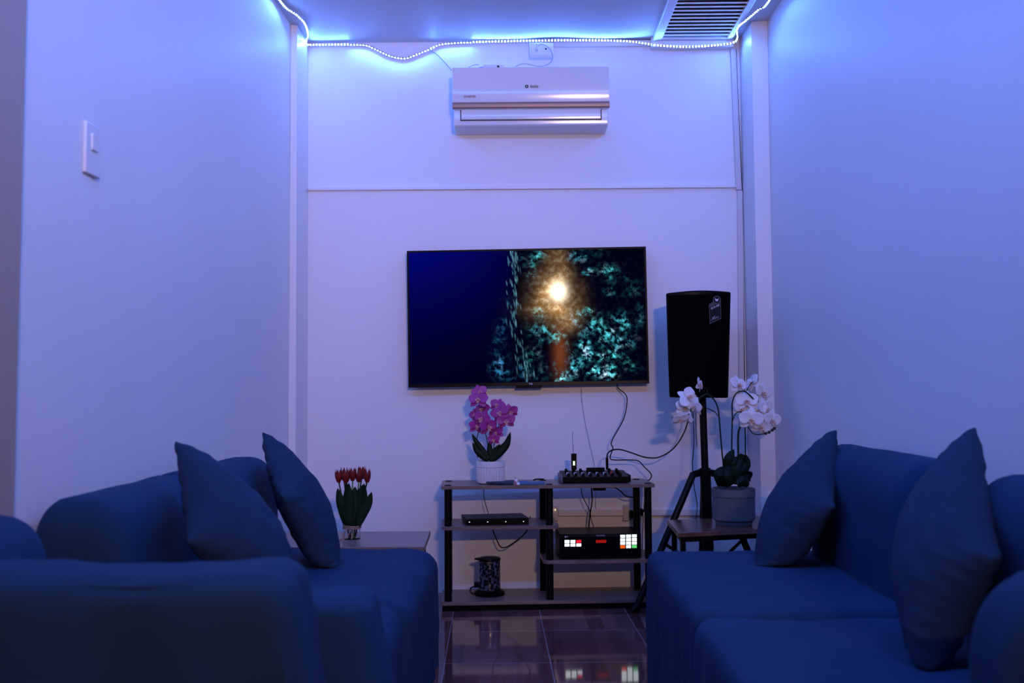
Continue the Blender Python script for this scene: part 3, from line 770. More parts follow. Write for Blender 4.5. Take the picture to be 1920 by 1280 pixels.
# cables
Yj = S(.77, .10, 0).y
root = thing('speaker_cable', 'thick black cable looping from the mixer jack plug up to the loudspeaker', 'cable', P(1138, 880, Y=Yj))
obj('jack_plug', tube(BM(), [P(1138.5, 880.5, Y=Yj), P(1138, 858, Y=Yj)], .0065, 12, smooth=False), m_black, root)
obj('cord', tube(BM(), [P(1138, 858, Y=Yj), P(1140, 849, Y=Yj), P(1150, 843, Y=Yj + .01), P(1165, 843, Y=Yj + .03), P(1185, 849, Y=Yj + .05), P(1210, 857, Y=4.78), P(1235, 857, Y=4.78), P(1262, 841, Y=4.78), P(1282, 812, Y=4.78), P(1292, 780, Y=4.78), P(1296, 752, Y=4.76)], .0035, 8), m_cable, root)
tag(obj('power_cable', tube(BM(), [P(1156, 718, Y=4.965), P(1160, 728, Y=4.96), P(1174, 741, Y=4.93), P(1175, 760, Y=4.92), P(1168, 788, Y=4.90), P(1147, 827, Y=4.86), P(1149, 840, Y=4.85), P(1144, 858, Y=4.84), P(1152, 862, Y=4.84), P(1180, 862, Y=4.84), P(1197, 864, Y=4.84), P(1208, 875, Y=4.84), P(1221, 889, Y=4.84), P(1218, 899, Y=4.86), P(1210, 903, Y=4.90), P(1209, 930, Y=4.9), P(1207, 960, Y=4.9)], .0028, 8), m_cable),
    'black power cable hanging from the television down behind the mixer', 'cable')
tag(obj('thin_wire', tube(BM(), [P(1090, 727, Y=4.985), P(1092, 760, Y=4.985), P(1102, 815, Y=4.985), P(1110, 850, Y=4.985), P(1116, 885, Y=4.98), P(1117, 960, Y=4.985)], .0011, 6), m_cablew),
    'hair thin wire running down the wall below the television', 'wire')
tag(obj('thin_cable', tube(BM(), [P(907, 900, Y=4.89), P(907, 925, Y=4.89), P(909, 940, Y=4.88), P(915, 960, Y=4.86), P(918, 975, Y=4.86)], .0022, 6), m_cable), 'black cable dropping behind the media box on the left shelf', 'cable')
tag(obj('loop_cable', tube(BM(), [P(921, 966, Y=4.87), P(924, 992, Y=4.87), P(932, 1013, Y=4.86), P(939, 1025, Y=4.86), P(950, 1025, Y=4.86), P(966, 1015, Y=4.86), P(982, 1002, Y=4.86), P(991, 988, Y=4.87), P(994, 968, Y=4.87)], .0030, 8), m_cable), 'black cable sagging in a loop under the left shelf', 'cable')
tag(obj('thin_cable', tube(BM(), [P(1090, 912, Y=4.89), P(1091, 926, Y=4.89), P(1098, 942, Y=4.88), P(1106, 958, Y=4.87), P(1108, 972, Y=4.87), P(1114, 990, Y=4.87)], .0024, 6), m_cable), 'thinner black cable curving down behind the karaoke player', 'cable')
tag(obj('thick_cable', tube(BM(), [P(1109, 912, Y=4.885), P(1110, 940, Y=4.885), P(1106, 965, Y=4.882), P(1104, 990, Y=4.88)], .0034, 8), m_cable), 'thicker straight black cable behind the karaoke player', 'cable')
bm = B(P(1112, 920, Y=4.84).x, P(1136, 920, Y=4.84).x, 4.835, 4.865, ZT - .052, ZT - .0165)
root = thing('power_adapter', 'black power adapter tucked under the top board of the shelf unit', 'power adapter', P(1124, 920, Y=4.85))
obj('body', bm, m_black, root, bevel=.004)
obj('lead', tube(BM(), [P(1136, 914, Y=4.85), P(1152, 914, Y=4.85), P(1163, 920, Y=4.85), P(1174, 930, Y=4.85), P(1190, 932, Y=4.87)], .003, 8), m_cable, root)
# wall outlets on the low rail
for (a, b_, c, d, lab) in ((1033, 1047, 950, 976, 'left'), (1169, 1180, 947, 976, 'right')):
    x0, x1 = P(a, 960, Y=4.96).x, P(b_, 960, Y=4.96).x; z0, z1 = P(a, d, Y=4.96).z, P(a, c, Y=4.96).z
    root = thing('wall_outlet', 'cream outlet box on the %s end of the low wall rail behind the shelf unit' % lab, 'outlet', ((x0 + x1) / 2, YB, z0), 'low wall outlets')
    obj('box', B(x0, x1, 4.962, YB, z0, z1), m_trunk, root, bevel=.003)
    if lab == 'left':
        for xx in (1036, 1041): obj('glint', lathe(BM(), [(.003, 0), (.003, .006), (.001, .008)], P(xx, 957, Y=4.955), 8), m_glint, root)  # two small glowing studs imitate the golden reflection on this box
        obj('plug', B(x0 - .03, x0 + .008, 4.93, 4.962, z0 + .02, z0 + .05), m_black, root, bevel=.004)
    else:
        obj('plug', B(x1 - .002, x1 + .03, 4.92, 4.965, z0 + .015, z0 + .055), m_black, root, bevel=.004)
root = thing('power_lead', 'black plug and lead hanging by the right rear post of the shelf unit', 'cable', P(1203, 960, Y=4.95))
obj('plug', B(P(1199, 960, Y=4.95).x, P(1206, 960, Y=4.95).x, 4.94, YB, P(1200, 966, Y=4.95).z, P(1200, 954, Y=4.95).z), m_black, root, bevel=.003)
obj('lead', tube(BM(), [P(1204, 957, Y=4.935), P(1206, 970, Y=4.93), P(1205, 1000, Y=4.93), P(1204, 1040, Y=4.93)], .0022, 6), m_cable, root)

# media box on the left shelf
def DB(lx, ly, lz): return S(.118 + lx, .04 + ly, .411 + lz)
root = thing('media_box', 'slim black media box with four small lights on the left shelf', 'media player', DB(.15, .1, 0))
bm = BM(); hexa(bm, [DB(*p) for p in ((0, 0, .003), (.300, 0, .003), (.300, .18, .003), (-.02, .18, .003), (0, 0, .030), (.300, 0, .034), (.275, .18, .034), (-.025, .18, .030))])
obj('case', bm, m_black, root, bevel=.002)
for lx in (.016, .103, .190, .275):
    obj('indicator', lathe(BM(), [(.0028, 0), (.0028, .003)], DB(lx, -.002, .015), 8), m_ind, root)
for lx in (.03, .27):
    obj('foot', lathe(BM(), [(.008, 0), (.008, .003)], DB(lx, .03, 0), 10), m_black, root); obj('foot', lathe(BM(), [(.008, 0), (.008, .003)], DB(lx - .01, .15, 0), 10), m_black, root)

# karaoke player
kx0 = .565
def KP(lx, ly, lz): return S(kx0 + lx, .02 + ly, .246 + lz)
kw, kh = .392, .120
root = thing('karaoke_player', 'black karaoke player with lit keypad and red digits on the right shelf', 'karaoke player', KP(kw / 2, .12, 0))
obj('case', B(0, kw, .006, .235, .006, kh, T=KP), m_black, root, bevel=.003)
obj('front_panel', B(.012, kw - .012, 0, .006, .008, kh - .008, T=KP), M('gloss_black', (.003, .003, .004), .1), root, bevel=.002)
for lx in (.04, kw - .04):
    for ly in (.03, .2): obj('foot', lathe(BM(), [(.012, 0), (.012, .006)], KP(lx, ly, 0), 12), m_black, root)
def kpos(px_, py_):     # pixel on the front panel -> local
    d = ray(px_, py_); a = S(kx0, .02, 0); n_ = Vector((-math.sin(ay), math.cos(ay), 0)); t = a.dot(n_) / d.dot(n_)
    w = Vector((0, 0, H)) + d * t - a
    return w.x * math.cos(ay) + w.y * math.sin(ay), w.z - .246
def btn(px_, py_, mt, w=9, h=6):
    x, z = kpos(px_, py_); s = .5 / 392
    s = .5 * 4.6 / F
    obj('button', B(x - w * s, x + w * s, -.003, .001, z - h * s, z + h * s, T=KP), mt, root, bevel=.0008)
for r_ in range(2):
    for k in range(3):
        btn(1063.2 + k * 11, 1014.8 + r_ * 6.6 - .3 * k * .1, m_btnr if (r_ == 0 and k == 2) else m_btn, 9, 5.4)
for r_ in range(4):
    for k in range(3):
        mt = m_btn
        if r_ == 3 and k == 0: mt = m_btno
        if r_ == 3 and k == 2: mt = m_btng
        btn(1167.5 + k * 10.9, 1005 + r_ * 6.6 - k * .35, mt, 9, 5.4)
m_kt = M('key_print', (.02, .02, .05), .6)
for i, (r_, k) in enumerate(((0, 0), (0, 1), (0, 2), (1, 0), (1, 1), (1, 2), (2, 0), (2, 1), (2, 2), (3, 1))):
    x, z = kpos(1167.5 + k * 10.9, 1007.0 + r_ * 6.6 - k * .35)
    obj('key_numeral', text_bm('1234567890'[i], .0055, KP(x, -.0033, z), S(1, 0, 0) - S(0, 0, 0), uz, ext=.0002), m_kt, root, smooth=False)
x, z = kpos(1127, 1015)
obj('digit_display', text_bm('00000', .020, KP(x, -.0008, z), S(1, 0, 0) - S(0, 0, 0), uz, ext=.0004), m_digit, root, smooth=False)
x, z = kpos(1126, 1003.8)
obj('brand_text', text_bm('PLATINUM', .0085, KP(x, -.0006, z), S(1, 0, 0) - S(0, 0, 0), uz, ext=.0003), m_wht_txt, root, smooth=False)
x, z = kpos(1060.5, 1006)
bm = ring_bm(KP(x, -.0002, z), .0012, .0042); obj('logo_ring', bm, m_wht_txt, root)
x, z = kpos(1064.3, 1005.8)
obj('logo_text', text_bm('K', .009, KP(x, -.0006, z), S(1, 0, 0) - S(0, 0, 0), uz, ext=.0003), m_wht_txt, root, smooth=False)
for pxx in (1176, 1184):
    x, z = kpos(pxx, 1035.5); obj('jack_socket', lathe(BM(), [(.003, 0), (.003, .004)], KP(x, -.003, z), 8), m_steel, root)

# electric jug on the bottom shelf
kc = P(918, 1114, Z=.059); kc.z = .059
root = thing('electric_jug', 'dark mottled electric jug with flat spouted lid on the bottom shelf', 'jug', kc)
ks = F / kc.y
obj('base', lathe(BM(), [(.072, 0), (.075, .004), (.075, .014), (.066, .022), (.052, .026)], kc, 36), m_black, root)
obj('jug_body', lathe(BM(), [(.052, .020), (.0535, .030), (.0525, .165), (.051, .170)], kc, 40), m_mott, root)
bm = lathe(BM(), [(.054, .166), (.055, .170), (.052, .178), (.02, .181), (.0001, .182)], kc, 36)
obj('lid', bm, m_black, root)
bm = BM(); hexa(bm, [kc + Vector(p) for p in ((-.074, -.012, .170), (-.03, -.04, .168), (-.03, .03, .168), (-.074, .008, .170), (-.074, -.010, .176), (-.03, -.038, .179), (-.03, .028, .179), (-.074, .006, .176))])
obj('spout', bm, m_black, root, bevel=.002)
obj('plug', B(kc.x - .075, kc.x - .05, kc.y - .01, kc.y + .01, kc.z + .034, kc.z + .060), m_black, root, bevel=.003)
obj('cord', tube(BM(), [kc + Vector((-.062, 0, .04)), kc + Vector((-.088, 0, .034)), kc + Vector((-.094, -.004, .016)), kc + Vector((-.082, -.01, .006)), kc + Vector((-.06, -.01, .006))], .0035, 8), m_cable, root)

# ------------------------------------------------------------------ loudspeaker on tripod
YS = 4.56
root = thing('loudspeaker', 'large black loudspeaker with a sticker, mounted on the tripod', 'loudspeaker', P(1312, 746, Y=YS + .12))
f = [P(1256, 745, Y=YS), P(1368, 746, Y=YS), P(1373, 546, Y=YS), P(1249.5, 548.5, Y=YS)]
bm = BM(); n = 10; depth = .27
front, back = [], []
ptsb = []
for i in range(n + 1):
    t = i / n
    bot = f[0].lerp(f[1], t); top = f[3].lerp(f[2], t)
    bulge = -.028 * math.sin(PI * t); top = top + Vector((0, 0, .008 * math.sin(PI * t)))
    ptsb.append((bot + Vector((0, bulge + .02, 0)), top + Vector((0, bulge + .02, 0))))
vf = [(bm.verts.new(a), bm.verts.new(b_)) for a, b_ in ptsb]
cx = (f[0].x + f[1].x) / 2
bk = [bm.verts.new((cx - .085, YS + depth, f[0].z)), bm.verts.new((cx + .085, YS + depth, f[0].z)), bm.verts.new((cx + .090, YS + depth, f[2].z - .012)), bm.verts.new((cx - .090, YS + depth, f[2].z - .012))]
for i in range(n): bm.faces.new((vf[i][0], vf[i + 1][0], vf[i + 1][1], vf[i][1]))
bm.faces.new([v[0] for v in vf][::-1] + [bk[0], bk[1]]); bm.faces.new([v[1] for v in vf] + [bk[2], bk[3]])
bm.faces.new((vf[0][0], vf[0][1], bk[3], bk[0])); bm.faces.new((vf[-1][0], bk[1], bk[2], vf[-1][1])); bm.faces.new(bk)
obj('cabinet', bm, m_black, root, bevel=.008, seg=3)
bm = BM(); rows = []
for i in range(n + 1):
    t = .03 + .94 * i / n
    bot = f[0].lerp(f[1], t); top = f[3].lerp(f[2], t); bulge = -.028 * math.sin(PI * t) + .02
    rows.append([bot.lerp(top, s) + Vector((0, bulge - .006, 0)) for s in (.02, .975)])
vr = [(bm.verts.new(a), bm.verts.new(b_), bm.verts.new(a + Vector((0, .012, 0))), bm.verts.new(b_ + Vector((0, .012, 0)))) for a, b_ in rows]
for i in range(n):
    a, b_ = vr[i], vr[i + 1]
    bm.faces.new((a[0], b_[0], b_[1], a[1])); bm.faces.new((a[2], b_[2], b_[0], a[0])); bm.faces.new((a[1], b_[1], b_[3], a[3])); bm.faces.new((a[2], a[3], b_[3], b_[2]))
bm.faces.new((vr[0][0], vr[0][1], vr[0][3], vr[0][2])); bm.faces.new((vr[-1][0], vr[-1][1], vr[-1][3], vr[-1][2]))
obj('speaker_grille', bm, m_grille, root)
# sticker
Yst = YS - .018
m_stk = M('sticker_face', (.006, .007, .014), .5, spec=.1); m_stb = M('sticker_edge', (.07, .075, .08), .5, spec=.1)
def flat(ps, Y, th):
    bm = BM(); a = [bm.verts.new(P(*p, Y=Y)) for p in ps]; b_ = [bm.verts.new(v.co + Vector((0, th, 0))) for v in a]
    bm.faces.new(a); bm.faces.new(b_[::-1]); k = len(a)
    for i in range(k): bm.faces.new((a[i], b_[i], b_[(i + 1) % k], a[(i + 1) % k]))
    return bm
outl = [(1331, 607.5), (1352.5, 597), (1351.5, 560)] + [(1344 + 7.6 * math.cos(a), 562 - 7.8 * math.sin(a)) for a in [PI * k / 8 for k in range(0, 8)]] + [(1336.5, 566), (1329, 570)]
stk = obj('sticker', flat(outl, Yst, .006), m_stb, root, smooth=False)
inl = [(1332, 605), (1351.4, 595.8), (1350.6, 568), (1330.2, 576)]
obj('panel', flat(inl, Yst - .0006, .001), m_stk, stk, smooth=False)
obj('seal', flat([(1344 + 5.8 * math.cos(2 * PI * k / 16), 562 - 6 * math.sin(2 * PI * k / 16)) for k in range(16)], Yst - .0006, .001), m_stk, stk, smooth=False)
sr = P(1351, 568, Y=Yst) - P(1330, 577.5, Y=Yst)
obj('seal_mark', flat([(1340.5, 559), (1344, 561), (1347.5, 559), (1346.5, 563.5), (1344, 565), (1341.5, 563.5)], Yst - .001, .0004), m_wht_txt, stk, smooth=False)
obj('model_text', text_bm('ELX-100', .0125, P(1341, 575, Y=Yst - .001), sr, (0, 0, 1), ext=.0003, bold=.0003), m_wht_txt, stk, smooth=False)
obj('signature', tube(BM(), [P(x, y, Y=Yst - .001) for x, y in ((1334, 601), (1337, 594), (1337.5, 599), (1340, 592), (1341, 598), (1344, 593), (1345, 596), (1348, 593))], .0006, 5), m_wht_txt, stk)

YPo = 4.70
root = thing('speaker_tripod', 'black tripod stand carrying the loudspeaker', 'tripod stand', (P(1326, 960, Y=YPo).x, YPo, 0))
pt, pb = P(1317, 742, Y=YPo), P(1322, 880, Y=YPo); xb = P(1327, 965, Y=YPo).x
hz = P(1320, 885, Y=YPo).z
obj('upper_pole', tube(BM(), [pt, (pb.x, YPo, hz)], .0175, 18, smooth=False), m_pole, root)
obj('lower_pole', tube(BM(), [(pb.x, YPo, hz + .02), (xb + .004, YPo, .14)], .026, 18, smooth=False), m_pole, root)
obj('pole_socket', lathe(BM(), [(.026, pt.z - .0), (.026, pt.z + .02)], (pt.x, YPo, -.0), 16), m_black, root)
obj('hub', lathe(BM(), [(.028, hz - .018), (.038, hz - .012), (.038, hz + .010), (.028, hz + .016)], (pb.x, YPo, 0), 20), m_black, root)
obj('locking_knob', tube(BM(), [(pb.x + .03, YPo, hz), (pb.x + .075, YPo - .01, hz - .004)], .012, 12, smooth=False), m_black, root)
for (dx, dy) in ((-1, -.46), (.82, .03), (.05, .68)):
    h0 = Vector((pb.x + dx * .062, YPo + dy * .062, hz - .004)); ft = Vector((pb.x + dx * .365, YPo + dy * .365, .032))
    leg = obj('leg', tube(BM(), [h0, ft], .0165, 14, smooth=False), m_pole, root)
    obj('bracket', tube(BM(), [(pb.x + dx * .02, YPo + dy * .02, hz), h0 + Vector((0, 0, -.004))], .017, 12, smooth=False), m_black, root)
    obj('foot', tube(BM(), [ft + Vector((0, 0, .012)), ft + Vector((dx * .012, dy * .012, -.004))], .019, 12, smooth=False), m_black, leg)
    mid = h0.lerp(ft, .52); obj('brace', tube(BM(), [mid, (xb, YPo, .17)], .008, 8, smooth=False), m_pole, root)
tag(obj('speaker_lead', tube(BM(), [P(1298, 755, Y=4.66), P(1300, 790, Y=4.66), P(1301, 830, Y=4.65), P(1298.5, 872, Y=4.65), P(1302, 915, Y=4.62), P(1307, 945, Y=4.6), P(1305, 972, Y=4.57), P(1300, 1010, Y=4.57)], .0022, 6), m_cable), 'thin black lead hanging beside the tripod pole', 'cable')
tag(obj('hanging_cord', tube(BM(), [P(1305, 765, Y=4.7), P(1305, 806, Y=4.7), P(1307, 838, Y=4.7)], .0018, 6), m_cable), 'short black cord end dangling left of the tripod pole', 'cord')

# ------------------------------------------------------------------ side tables
ZS = .45
def table(name, label, FL, FR, BR, BL, mt, zt_=ZS, th=.02):
    c = (Vector(FL) + Vector(FR) + Vector(BR) + Vector(BL)) / 4
    root = thing(name, label, 'side table', (c.x, c.y, 0))
    bm = BM(); hexa(bm, [(*p, zt_ - th) for p in (FL, FR, BR, BL)] + [(*p, zt_) for p in (FL, FR, BR, BL)])
    obj('table_top', bm, mt, root, bevel=.002)
    ins = [Vector(p) + (c.xy - Vector(p)).normalized() * .035 for p in (FL, FR, BR, BL)]
    bm = BM()
    for i in range(4):
        a, b_ = ins[i], ins[(i + 1) % 4]; d = (b_ - a).normalized(); nrm = Vector((-d.y, d.x)) * .011
        hexa(bm, [(*(a - nrm), zt_ - th - .022), (*(b_ - nrm), zt_ - th - .022), (*(b_ + nrm), zt_ - th - .022), (*(a + nrm), zt_ - th - .022),
                  (*(a - nrm), zt_ - th), (*(b_ - nrm), zt_ - th), (*(b_ + nrm), zt_ - th), (*(a + nrm), zt_ - th)])
    obj('frame', bm, m_blackm, root)
    for p in ins: obj('leg', B(p.x - .011, p.x + .011, p.y - .011, p.y + .011, FZ, zt_ - th - .0), m_blackm, root, bevel=.001)
    return root
bl = P(807, 995.5, Z=ZS); fr = P(794, 1028, Z=ZS)
table('side_table', 'pale wood side table with red tulips at the far end of the left sofa', (-1.10, 3.77), (fr.x, 3.77), (bl.x, bl.y), (-1.10, bl.y), m_woodt)
fl = P(1271.5, 998.5, Z=ZS); b2 = P(1250.5, 974.5, Z=ZS); fr = P(1436, 991, Z=ZS); br = P(1437, 967, Z=ZS)
dx = 1.16
def ext_(a, b_, X): t = (X - a.x) / (b_.x - a.x); return (X, a.y + (b_.y - a.y) * t)
table('side_table', 'brown wood side table with black legs under the white orchid', (fl.x, fl.y), ext_(fl, fr, 1.13), ext_(b2, br, 1.16), (b2.x, b2.y), m_woodr)

# tulips
vc = P(660, 1009, Z=ZS + .001); vc.z = ZS
root = thing('glass_vase', 'small clear glass vase wrapped in twine on the left side table', 'vase', vc)
obj('vase_body', lathe(BM(), [(.030, 0), (.034, .002), (.034, .062), (.0315, .062), (.0315, .005), (.0001, .005)], vc, 28), m_glass, root)
bm = BM()
for k in range(3):
    tube(bm, [vc + Vector((.0365 * math.cos(2 * PI * i / 20), .0365 * math.sin(2 * PI * i / 20), .044 + .005 * k + .001 * math.sin(i))) for i in range(21)], .0024, 5, n=2)
tube(bm, [vc + Vector(p) for p in ((-.005, -.040, .05), (-.02, -.043, .035), (-.028, -.041, .015), (-.015, -.043, .008), (-.004, -.041, .03), (.0, -.040, .05))], .0026, 5)
tube(bm, [vc + Vector(p) for p in ((0, -.040, .05), (.012, -.042, .04), (.008, -.043, .02), (.004, -.042, .004))], .0026, 5)
tube(bm, [vc + Vector(p) for p in ((-.02, -.040, .01), (-.04, -.044, .003), (-.055, -.046, .003))], .0026, 5)
obj('twine', bm, m_twine, root)
def tulip_head(c, r, h, rot):
    bm = BM()
    for k in range(6):
        a0 = rot + k * PI / 3; rr = r * (1 if k % 2 else .92); rows = []
        for i in range(9):
            t = i / 8
            R_ = rr * (math.sin(PI * (.10 + .62 * t)) ** .8); z = h * t
            wd = .62 * (1 - t ** 3.0) + .02
            rows.append([bm.verts.new(c + Vector((R_ * math.cos(a0 + s * wd), R_ * math.sin(a0 + s * wd), z - .004 * abs(s)))) for s in (-1, -.5, 0, .5, 1)])
        for i in range(8):
            for j in range(4): bm.faces.new((rows[i][j], rows[i][j + 1], rows[i + 1][j + 1], rows[i + 1][j]))
    return bm
tul = [(635, 903, .00, 'leftmost'), (645, 899, .03, 'second from the left, set back'), (648.5, 904, -.02, 'second from the left, in front'), (661, 900, -.01, 'middle'),
       (673, 902, .0, 'right of the middle'), (678, 897, .03, 'set back, second from the right'), (688.5, 903, -.01, 'rightmost')]
ts = F / vc.y
for i, (x, y, dy, lab) in enumerate(tul):
    base = P(x, y, Y=vc.y + dy); 
    bz_ = vc + Vector(((base.x - vc.x) * .22, dy * .3, .006))
    t = thing('tulip', 'red tulip in the twine-wrapped vase, ' + lab, 'tulip', bz_, 'red tulips in the glass vase')
    obj('bloom', tulip_head(base, .0155 + .001 * (i % 3), .052, i * .7), m_tulip, t, solid=.0012)
    obj('stem', tube(BM(), [bz_, bz_.lerp(base, .5) + Vector((0, 0, .01)), base + Vector((0, 0, .003))], .0030, 8), m_stem2 if i in (3, 4) else m_stem, t)
    lp = {0: [(650, 985), (643, 955), (637, 935), (633, 915)], 1: [(652, 985), (651, 950), (652, 925), (650, 905)], 2: [(655, 985), (652, 960), (655, 935), (654, 905)], 3: [(660, 988), (662, 955), (664, 930), (666, 912)],
          4: [(665, 985), (668, 950), (672, 930), (683, 906)], 5: [(668, 985), (674, 960), (681, 935), (684, 908)], 6: [(668, 988), (679, 962), (690, 943), (697, 922)]}[i]
    obj('leaf', leaf_bm([P(*p, Y=vc.y + dy - .012 + .004 * (i % 2)) for p in lp], .044), m_leaf2, t, solid=.001)

# white orchid, grey pot
oc = P(1376, 983, Z=ZS); oc.z = ZS; YW = oc.y
root = thing('potted_orchid', 'white orchid in a grey ribbed pot on the right side table', 'potted plant', oc)
R0 = 39 / (F / YW)
obj('pot', lathe(BM(), [(R0 * .82, 0), (R0 * .86, .006), (R0 * .88, .018), (R0 * .98, .026), (R0, .032), (R0, .125), (R0 * 1.02, .128), (R0 * 1.02, .162), (R0 * .94, .162), (R0 * .9, .145), (.0001, .145)], oc, 192, ribs=48, rib_amp=.003, rz=(.031, .126)), m_potg, root)
obj('moss', lathe(BM(), [(R0 * .9, .145), (R0 * .5, .156), (.0001, .158)], oc, 24), m_soil, root)
YW -= .0
for path, w in (([(1374, 908), (1362, 895), (1350, 892), (1341, 901)], .085), ([(1378, 908), (1384, 880), (1390, 862), (1388, 850)], .075), ([(1376, 905), (1372, 880), (1370, 860), (1376, 842)], .07), ([(1382, 908), (1397, 897), (1403, 890), (1408, 884)], .05), ([(1372, 908), (1367, 893), (1368, 872), (1362, 862)], .05), ([(1380, 905), (1380, 885), (1378, 870), (1383, 855)], .09), ([(1384, 908), (1396, 900), (1400, 905), (1404, 898)], .05), ([(1378, 900), (1394, 880), (1400, 868), (1398, 852)], .05)):
    obj('leaf', leaf_bm([P(*p, Y=YW - .03 + random.uniform(-.02, .02)) for p in path], w, fold=.5), m_leaf, root, solid=.002)
for path, r in (([(1360, 905), (1354, 850), (1349, 790), (1346, 765), (1338, 748), (1325, 739), (1311, 747), (1300, 762), (1290, 780)], .0035), ([(1372, 900), (1372, 840), (1373, 780), (1373, 755), (1380, 738), (1392, 733), (1402, 737), (1413, 748)], .0032), ([(1384, 900), (1384, 850), (1384, 815), (1388, 800), (1396, 790)], .0045), ([(1373, 790), (1378, 777), (1386, 772), (1394, 774)], .0022),
                ([(1346, 780), (1340, 772), (1325, 765)], .0022), ([(1325, 739), (1326, 731), (1321, 727)], .002), ([(1398, 735), (1406, 722), (1412, 715)], .002), ([(1396, 790), (1412, 812), (1432, 813), (1450, 806)], .0022)):
    obj('stem', tube(BM(), [P(*p, Y=YW - .01) for p in path], r, 8), m_stem, root)
for x, y in ((1448, 806), (1442, 810), (1436, 812), (1452, 803), (1262, 784), (1266, 786)):
    bm = BM(); bmesh.ops.create_uvsphere(bm, u_segments=8, v_segments=6, radius=.0075, matrix=Matrix.Translation(P(x, y, Y=YW - .01))); obj('bud', bm, m_bud, root)
ps = YW / F
for x, y, s, dy, a, b_, c in ((1311, 721, 15, .0, -5, 20, 62), (1290, 746, 20, .0, -30, -50, 40), (1303, 762, 17, -.02, 10, 20, -50), (1282, 764, 17, .02, -10, 10, 20), (1275, 785, 15, -.02, 35, -10, 10), (1289, 783, 13, .0, 20, 30, -40),
                             (1384, 722, 19, .02, -20, 10, 30), (1411, 718, 18, .03, -15, -30, -60), (1430, 736, 19, .02, 5, 10, 30), (1400, 752, 20, .0, -10, 0, -10), (1390, 768, 17, .01, 0, 20, 20), (1408, 787, 22, -.04, 5, 5, 0),
                             (1434, 765, 18, .0, 0, -10, 40), (1427, 800, 18, -.02, 15, 20, 20), (1447, 788, 19, -.01, 5, 10, 25), (1420, 770, 18, .0, -5, -10, -15)):
    place_blossom(me_w, lip_w, root, P(x, y, Y=YW + dy), 1.1 * s * ps, a, b_, c)

# ------------------------------------------------------------------ sofas
def softbox(x0, x1, y0, y1, z0, z1, r, rb=None, nx=26, ny=26, nz=22, deform=None):
    """rounded box from dense faces; r = (rx,ry,rz) rounding radius, bottom kept square"""
    rx_, ry_, rz_ = r
    bm = BM(); vd = {}
    def coords(a, b_, rr, n, lowround=True):
        k = 5; out = []
        out += [a + rr * (1 - math.cos(PI / 2 * i / k)) if lowround else a + rr * i / k for i in range(k)]
        m_ = n - 2 * k
        out += [a + rr + (b_ - a - 2 * rr) * i / m_ for i in range(m_)]
        out += [b_ - rr + rr * math.sin(PI / 2 * i / k) for i in range(k + 1)]
        return out
    cx, cy, cz = coords(x0, x1, rx_, nx), coords(y0, y1, ry_, ny), coords(z0, z1, rz_, nz, False)
    def V(i, j, k):
        key = (i, j, k)
        if key in vd: return vd[key]
        p = Vector((cx[i], cy[j], cz[k]))
        q_ = Vector((min(max(p.x, x0 + rx_), x1 - rx_), min(max(p.y, y0 + ry_), y1 - ry_), min(p.z, z1 - rz_)))
        d = Vector(((p.x - q_.x) / rx_, (p.y - q_.y) / ry_, (p.z - q_.z) / rz_))
        if d.length > 1e-6:
            mx = max(abs(d.x), abs(d.y), abs(d.z)); d = d.normalized() * mx
            p = q_ + Vector((d.x * rx_, d.y * ry_, d.z * rz_))
        if deform: p = deform(p, d)
        v = bm.verts.new(p); vd[key] = v; return v
    NX_, NY_, NZ_ = len(cx) - 1, len(cy) - 1, len(cz) - 1
    for j in range(NY_):
        for k in range(NZ_):
            for i in (0, NX_): bm.faces.new((V(i, j, k), V(i, j + 1, k), V(i, j + 1, k + 1), V(i, j, k + 1)))
    for i in range(NX_):
        for k in range(NZ_):
            for j in (0, NY_): bm.faces.new((V(i, j, k), V(i + 1, j, k), V(i + 1, j, k + 1), V(i, j, k + 1)))
        for j in range(NY_):
            for k in (0, NZ_): bm.faces.new((V(i, j, k), V(i + 1, j, k), V(i + 1, j + 1, k), V(i, j + 1, k)))
    return bm
def nz_(p, s, o=0): return noise.noise(Vector((p.x * s + o, p.y * s, p.z * s)))
def cloth(seed, x0, x1, y0, y1, z1, flare=.04, fold=.014, sides=(1, 1, 1, 1), lean=(0, 0), belly=0, ff=1.0, fy=None):
    """slipcover: soft unevenness, skirt that flares and folds toward the floor; lean shifts the top"""
    cx, cy = (x0 + x1) / 2, (y0 + y1) / 2
    def f(p, d):
        t = max(0, 1 - p.z / z1)
        ox = (p.x - cx) / ((x1 - x0) / 2); oy = (p.y - cy) / ((y1 - y0) / 2)
        nx = (1 if ox > 0 else -1) * max(0, (abs(ox) - .8) / .2); ny = (1 if oy > 0 else -1) * max(0, (abs(oy) - .8) / .2)
        if nx > 0 and not sides[1]: nx = 0
        if nx < 0 and not sides[0]: nx = 0
        if ny > 0 and not sides[3]: ny = 0
        if ny < 0 and not sides[2]: ny = 0
        s = p.y if abs(nx) > abs(ny) else p.x
        fo = math.sin(s * 34 * ff + 3 * noise.noise(Vector((s * 3, seed, 0))) + seed) * fold * min(1, t * 1.8) * (.5 + .8 * abs(noise.noise(Vector((s * 2.3, seed, 4)))) * 2)
        q_ = Vector(p) + Vector((nx * (flare * t ** 1.1 + fo), ny * ((flare if fy is None else fy) * t ** 1.1 + fo), 0))
        w = .005 * nz_(p, 6, seed) + .0025 * nz_(p, 17, seed + 3)
        q_ += Vector((w * (1 if nx >= 0 else -1) * (abs(ox) > .85), w * (1 if ny >= 0 else -1) * (abs(oy) > .85), w * (d.z > .3) * 1.4))
        hh = p.z / z1
        q_.x += lean[0] * hh; q_.y += lean[1] * hh
        if belly: q_.z += belly * (1 - min(1, abs(ox)) ** 2) * (1 - min(1, abs(oy)) ** 2) * hh
        return q_
    return f
ZSE = .457
